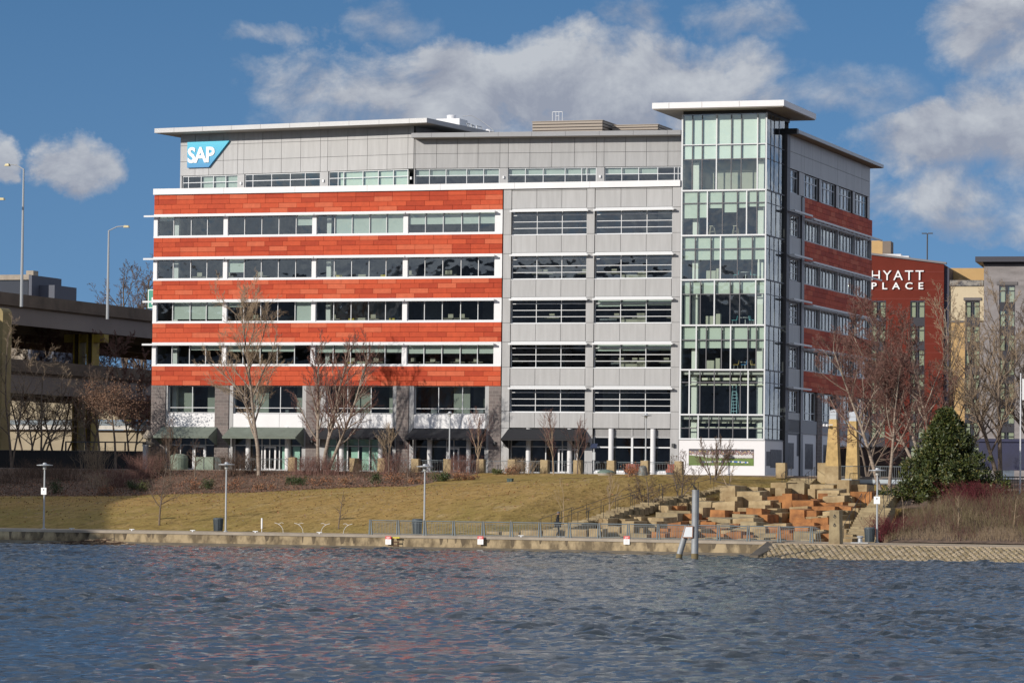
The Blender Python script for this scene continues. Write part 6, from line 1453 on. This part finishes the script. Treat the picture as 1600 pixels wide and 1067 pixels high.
green = [mat('leaf_dark', (.040, .068, .018), .45), mat('shrub_green', (.05, .075, .02), .6)]; olive = [mat('shrub_olive', (.13, .13, .035), .7), mat('shrub_green', (.05, .075, .02), .6)]
rusty = [mat('dry_rust', (.33, .145, .07), .9), mat('dry_brown', (.15, .085, .055), .9)]; pale = [mat('dry_tan', (.24, .155, .095), .9), mat('dry_rust', (.24, .10, .05), .9)]
gs = 'shrubs on the mulch bed'
for i, (px, y, w, h, mm, lab) in enumerate((
        (208, 766, 1.1, .95, green, 'dark green round shrub, left of the green pair near the shadow'), (225, 766, 1.0, .95, olive, 'olive round shrub, right of the green pair near the shadow'),
        (324, 764, 1.2, 1.0, green, 'dark green round shrub just left of the quay lamp post head'), (455, 757, 1.0, .8, green, 'low green shrub under the tall pale tree, left of a close pair'), (469, 758, 1.1, .8, green, 'low green shrub under the tall pale tree, right of a close pair'),
        (585, 755, 1.2, .95, green, 'dark green shrub below the mint shopfront'), (684, 752, 1.3, .8, olive, 'olive green shrub left of the pillar lamp'), (695, 752, 1.1, .85, green, 'dark green shrub behind the olive one by the pillar lamp'),
        (776, 744, 1.4, .5, olive, 'low yellow green shrub left of the small kiosk'), (88, 770, 1.4, 1.1, green, 'dark shrub deep in the shade at the lawn edge'),
        (170, 772, 1.8, .8, rusty, 'rust leaved shrub at the shaded end of the mulch bed'), (296, 766, 2.2, .9, rusty, 'wide rust leaved shrub left of the dark green round one'), (365, 765, 2.2, 1.0, rusty, 'bright rust leaved shrub right of the quay lamp post head'),
        (412, 765, 2.6, .6, pale, 'low heap of tan leaves below the tall pale tree'), (500, 758, 2.4, .7, rusty, 'rust brown shrub at the foot of the leaning birch'), (545, 757, 2.0, .6, pale, 'tan leafed low shrub right of the leaning birch'),
        (615, 755, 2.6, .9, rusty, 'rust brown shrub before the half hidden stone pillar'), (650, 756, 2.4, .5, pale, 'tan leaf drift left of the olive shrub'), (720, 750, 2.2, .7, pale, 'tan leafed shrub below the pillar lamp'), (735, 750, 1.6, .5, rusty, 'low rust shrub before the vase shaped tree'),
        (985, 746, 1.5, 1.1, [mat('dry_orange', (.36, .15, .07), .9), mat('dry_rust', (.24, .10, .05), .9)], 'orange brown shrub left of the bell shaped object'), (800, 742, 1.6, .7, rusty, 'rust shrub before the grey wing corner pillar'))):
    v = max(-27.5, vfor(px, y)) if y > 745 else -12
    leafy('shrub', lab, px, y, v, w, h, 520 if w < 1.5 else 420, mm, 200 + i, gs, .075)
for i, (px, y, w, h, n, m, lab, yy) in enumerate((
        (185, 760, 4.0, 1.6, 190, M_twigr, 'reddish twig thicket in the corner of shade and sun', 0), (222, 748, 3.2, 2.2, 200, M_twigr, 'reddish twig thicket beside the building corner', 0), (250, 740, 2.4, 2.6, 130, M_twig, 'tall brown twig shrub before the stone corner pier', 0),
        (362, 742, 2.6, 2.3, 150, M_twig, 'brown twig shrub right of the sage green cabinet', 0), (390, 740, 2.6, 1.8, 130, M_twig, 'brown twig shrub left of the tall pale trunk', 0), (478, 742, 3.4, 1.7, 200, M_twigr, 'dense reddish shrub left of the birch stems', 0),
        (520, 742, 3.2, 1.7, 190, M_twigr, 'dense reddish shrub right of the birch stems', 0), (565, 745, 2.2, 1.2, 90, M_twig, 'low brown twig shrub before the mint windows', 0), (610, 742, 3.0, 2.0, 190, M_twigr, 'tall reddish shrub before the half hidden pillar', 0),
        (640, 745, 2.2, 1.3, 100, M_twig, 'brown twig shrub right of the half hidden pillar', 0), (722, 740, 2.6, 1.7, 150, M_twigr, 'reddish shrub between the pillar lamp and the vase shaped tree', 0), (810, 740, 2.6, 1.5, 130, M_twigt, 'tan grassy shrub before the grey wing corner', 0),
        (148, 735, 3.0, 2.3, 110, M_twigt, 'pale frosty shrub in the deep shade under the overpass', 0), (158, 762, 2.4, 1.6, 70, M_twigt, 'pale spindly shrub in the shade by the lawn edge', 0), (60, 745, 5.0, 1.7, 160, M_twig, 'dark thicket in the shade at the far left', 0), (100, 750, 5, 1.6, 160, M_twig, 'dark thicket in the shade below the black fence', 0), (20, 755, 5, 1.6, 140, M_twig, 'dark thicket in the shade by the ochre pier', 0))):
    v = min(-10.5, max(-27, vfor(px, y))); twig_bush('twig_shrub', lab, px, y, v, w, h, n, m, 300 + i, 'twiggy shrubs on the mulch bed')
def scatter(name, label, cat, pts, mats, gen, seed):
    rnd = random.Random(seed); mb = MB()
    for (u, v) in pts(rnd): gen(mb, u, v, ground(u, v), rnd)
    o = solid(name, mb, mats, label, cat); o['kind'] = 'stuff'; return o
def leafgen(mb, u, v, z, rnd):
    s = rnd.uniform(.04, .10); a = rnd.random() * 6.28; t = rnd.uniform(0, .9); c, s_ = math.cos(a) * s, math.sin(a) * s
    mb.add([(u - c, v - s_, z + .02), (u + s_ * .6, v - c * .6, z + .02 + s * t), (u + c, v + s_, z + .03 + s * t), (u - s_ * .6, v + c * .6, z + .03)], [(0, 1, 2, 3)], rnd.randrange(3))
scatter('leaf_litter', 'fallen rust and tan leaves strewn over the mulch bed', 'leaf litter', lambda r: [(r.uniform(-8, 36), -28.3 - abs(r.gauss(0, .5)) + 18 * r.random() ** 1.3) for _ in range(19000)], [rusty[0], rusty[1], pale[0]], leafgen, 5)
scatter('lawn_leaves', 'scattered fallen leaves and straw tufts on the lawn', 'fallen leaves', lambda r: [(r.uniform(-8, 60), -62 + 34 * r.random() ** .7) for _ in range(5200)], [pale[0], rusty[0], mat('straw', (.27, .205, .13), .9)], leafgen, 15)
def stemgen(mb, u, v, z, rnd):
    h = rnd.uniform(.15, .6); a = rnd.gauss(0, .3); b = rnd.gauss(0, .15); w = .012
    mb.add([(u - w, v, z - .03), (u + w, v, z - .03), (u + a * h + w * .4, v + b * h, z + h), (u, v + w * 2, z - .03)], [(0, 1, 2), (1, 3, 2), (3, 0, 2)], rnd.randrange(2))
scatter('dry_brush', 'low dry brown stems and weeds covering the mulch bed', 'ground cover', lambda r: [(r.uniform(-9, 37), -28 + 18 * r.random()) for _ in range(3600)], [M_twig, M_twigr], stemgen, 6)
# right bank: thicket between the ramp and the evergreen
def thick(mb, u, v, z, rnd):
    k = (v + 64) / 26; cl = .5 + .28 * math.sin(u * 1.9 + v * .7) + .26 * math.sin(u * .83 - v * 1.3 + 2); h = (.6 + 1.3 * min(1, k * 1.6)) * rnd.uniform(.45, 1.05) * (.45 + .55 * cl) * (1 if u < 97 else .7); a = rnd.gauss(0, .22); b = rnd.gauss(0, .2); w = .014
    mi = 2 if k < .12 + .10 * math.sin(u * 1.3) + .05 * rnd.random() else (rnd.choice((0, 0, 1, 3)) if math.sin(u * .7 + v * .5) + rnd.gauss(0, .5) > 0 else rnd.choice((0, 1, 1, 2)))
    m1 = (u + a * h * .5, v + b * h * .5, z + h * .6); e = (u + a * h * 1.3, v + b * h, z + h)
    mb.add([(u - w, v, z - .05), (u + w, v, z - .05), (u, v + w * 1.6, z - .05), (m1[0] - w * .7, m1[1], m1[2]), (m1[0] + w * .7, m1[1], m1[2]), (m1[0], m1[1] + w, m1[2]), e], [(0, 1, 4, 3), (1, 2, 5, 4), (2, 0, 3, 5), (3, 4, 6), (4, 5, 6), (5, 3, 6)], mi)
    for j in range(2):
        t = rnd.uniform(.4, .95); p = (u + a * h * t, v + b * h * t, z + h * t); q = (p[0] + rnd.gauss(0, .22), p[1] + rnd.gauss(0, .2), p[2] + rnd.uniform(.05, .35)); mb.add([(p[0] - w * .5, p[1], p[2]), (p[0] + w * .5, p[1], p[2]), q], [(0, 1, 2)], mi)
scatter('brush_thicket', 'brown and olive twig thicket on the right bank below the evergreen', 'thicket', lambda r: [(85.2 + (1 - (v + 63) / 26 * .25) * 0 + 20 * r.random() ** 1.1 - .22 * (v + 63) * .8, v) for v in [-63 + 25 * r.random() for _ in range(11000)]], [mat('brush_brown', (.085, .052, .036), .9), mat('olive_twig', (.105, .085, .04), .9), mat('straw_dark', (.19, .14, .09), .9), mat('brush_maroon', (.10, .036, .032), .9)], thick, 9)
twig_bush('dogwood_shrub', 'crimson stemmed dogwood shrub right of the evergreen base', 1530, 800, -42, 4.6, 1.9, 420, mat('crimson_twig', (.12, .018, .024), .8), 401, 'dogwood shrubs', fan=.5, r=.013)
twig_bush('dogwood_shrub', 'crimson tinted shrub right beside the small notice lamp post', 1385, 835, -60, 2.4, 1.9, 200, mat('crimson_twig', (.12, .018, .024), .8), 402, 'dogwood shrubs', fan=.4, r=.012)
for i, (px, yb, yt, lab) in enumerate(((1412, 842, 775, 'thin sapling in the thicket nearest the stone steps'), (1498, 838, 770, 'tall thin sapling before the crimson dogwood'), (1585, 830, 775, 'pale forked sapling near the right edge'))):
    tree('small_tree', lab, px, -60 + i * 2, yt, [(0, 0, 1, 0)], M_twigt, M_twigt, dict(wide, kids=[0, 3, 4, 9], len=.3), 2, 500 + i, r0=.04, group='saplings in the right thicket')

# left boundary: dark fence and wall in the shade
def black_fence():
    v = -2; u0, zt = fr(-20, 703, v); u1, _ = fr(226, 703, v); t = thing('black_fence', 'long black screen fence in the shade under the overpass', 'fence', u0, v, 5.4); L = u1 - u0; h = zt - 5.4
    mb = MB(); n = int(L / .16)
    for i in range(n): mb.box(i * .16, i * .16 + .135, 0, .03, 0, h - .04)
    mb.box(0, L, .035, .06, 0, h - .05); part('boards', mb, mat('fence_black', (.012, .012, .014), .7), t)
    mb = MB(); mb.box(0, L, -.06, .06, h - .04, h + .03); part('top_rail', mb, M_dark, t)
    for i in range(9): mb = MB(); mb.box(L * i / 8 - .06, L * i / 8 + .06, .03, .15, 0, h + (.0 if i < 4 else .9)); part('post', mb, M_dark, t)
    mb = MB(); mb.box(L * .5, L, .05, .13, h + .8, h + .92); part('upper_rail', mb, M_dark, t)
black_fence()
u_, z_ = fr(226.5, 737, -3); _, zt = fr(226.5, 697, -3); mb = MB(); mb.box(-.18, .18, -.18, .18, 0, zt - z_ + .3); mb.box(-.24, .24, -.24, .24, zt - z_ + .3, zt - z_ + .42); solid('gate_post', mb, M_galv, 'pale square gate post at the end of the black fence', 'post', u_, -3, z_ - .3)
u_, z_ = fr(231, 705, -1); t = thing('tiered_lantern', 'pale tiered lantern shaped post top beside the building corner', 'lantern', u_, -1, 5.6); h = fr(231, 672, -1)[1] - 5.6
mb = MB(); mb.box(-.2, .2, -.2, .2, 0, h * .6); part('shaft', mb, M_conc, t); mb = MB(); mb.lathe([(.5, h * .62), (.55, h * .68), (.2, h * .72), (.2, h * .78), (.48, h * .80), (.5, h * .86), (.15, h)], n=10); part('tiers', mb, M_conc, t)
# right background: lattice fence, wall, canopy, flagpole
u0, zt = fr(1536, 745, -24); u1, zb = fr(1640, 768, -24); t = thing('lattice_fence', 'dark lattice fence right of the evergreen', 'fence', u0, -24, zb); L, h = u1 - u0, zt - zb
mb = MB()
for i in range(int(L / .2)): mb.box(i * .2, i * .2 + .03, 0, .03, 0, h)
for i in range(6): mb.box(0, L, -.02, 0, h * i / 5.2, h * i / 5.2 + .03)
part('lattice', mb, M_dark, t); mb = MB(); mb.box(0, L, -.06, .06, h, h + .08); part('top_rail', mb, M_dark, t)
mb = MB(); mb.box(0, L, -.1, .3, -1.2, 0); solid('low_wall', mb, M_stoneg, 'low stone wall under the dark lattice fence', 'wall', u0 - .4, -24.5, zb + .05)
u0, zt = fr(1530, 690, 20); u1, zb = fr(1640, 735, 20); mb = MB(); mb.box(0, u1 - u0, 0, 3, 0, zt - zb); mb.box(-.3, u1 - u0, -.2, 3.2, zt - zb, zt - zb + .3); solid('blue_canopy', mb, mat('shaded_blue', (.008, .012, .055), .6, var=.4, scale=.6), 'dark blue fabric canopy in the shade at the right edge', 'canopy', u0, 20, zb)  # canopy blue darkened to stand for shade
u_, z1 = fr(1595, 586, -26); u2, z2 = fr(1595, 775, -26); t = thing('flagpole', 'slim pale flagpole with a furled white banner at the right edge', 'flagpole', u_, -26, z2); h = z1 - z2
mb = MB(); mb.tube((0, 0, -.6), (0, 0, h), .07, .05, 8); mb.lathe([(.03, h), (.08, h + .08), (.02, h + .16)], n=8); part('pole', mb, M_wmetal, t)
mb = MB(); mb.hexa([(.12, -.02, h - 2.0), (.9, .05, h - 2.1), (.9, .08, h - 2.1), (.12, .02, h - 2.0), (.12, -.02, h - .3), (.9, .06, h - .35), (.9, .09, h - .35), (.12, .02, h - .3)]); part('banner', mb, M_white, t)
# dark planting and low wall behind the pylons
u0, zt = fr(1300, 700, 30); u1, _ = fr(1420, 700, 30); mb = MB(); mb.box(0, u1 - u0, 0, 1, 0, zt - 5.0); mb.box(-.1, u1 - u0 + .1, -.1, 1.1, zt - 5.0, zt - 4.85); solid('brown_wall', mb, mat('brown_block', (.09, .06, .05), .85, var=.4, scale=1), 'dark brown wall behind the stone pylons', 'wall', u0, 30, 5.0)
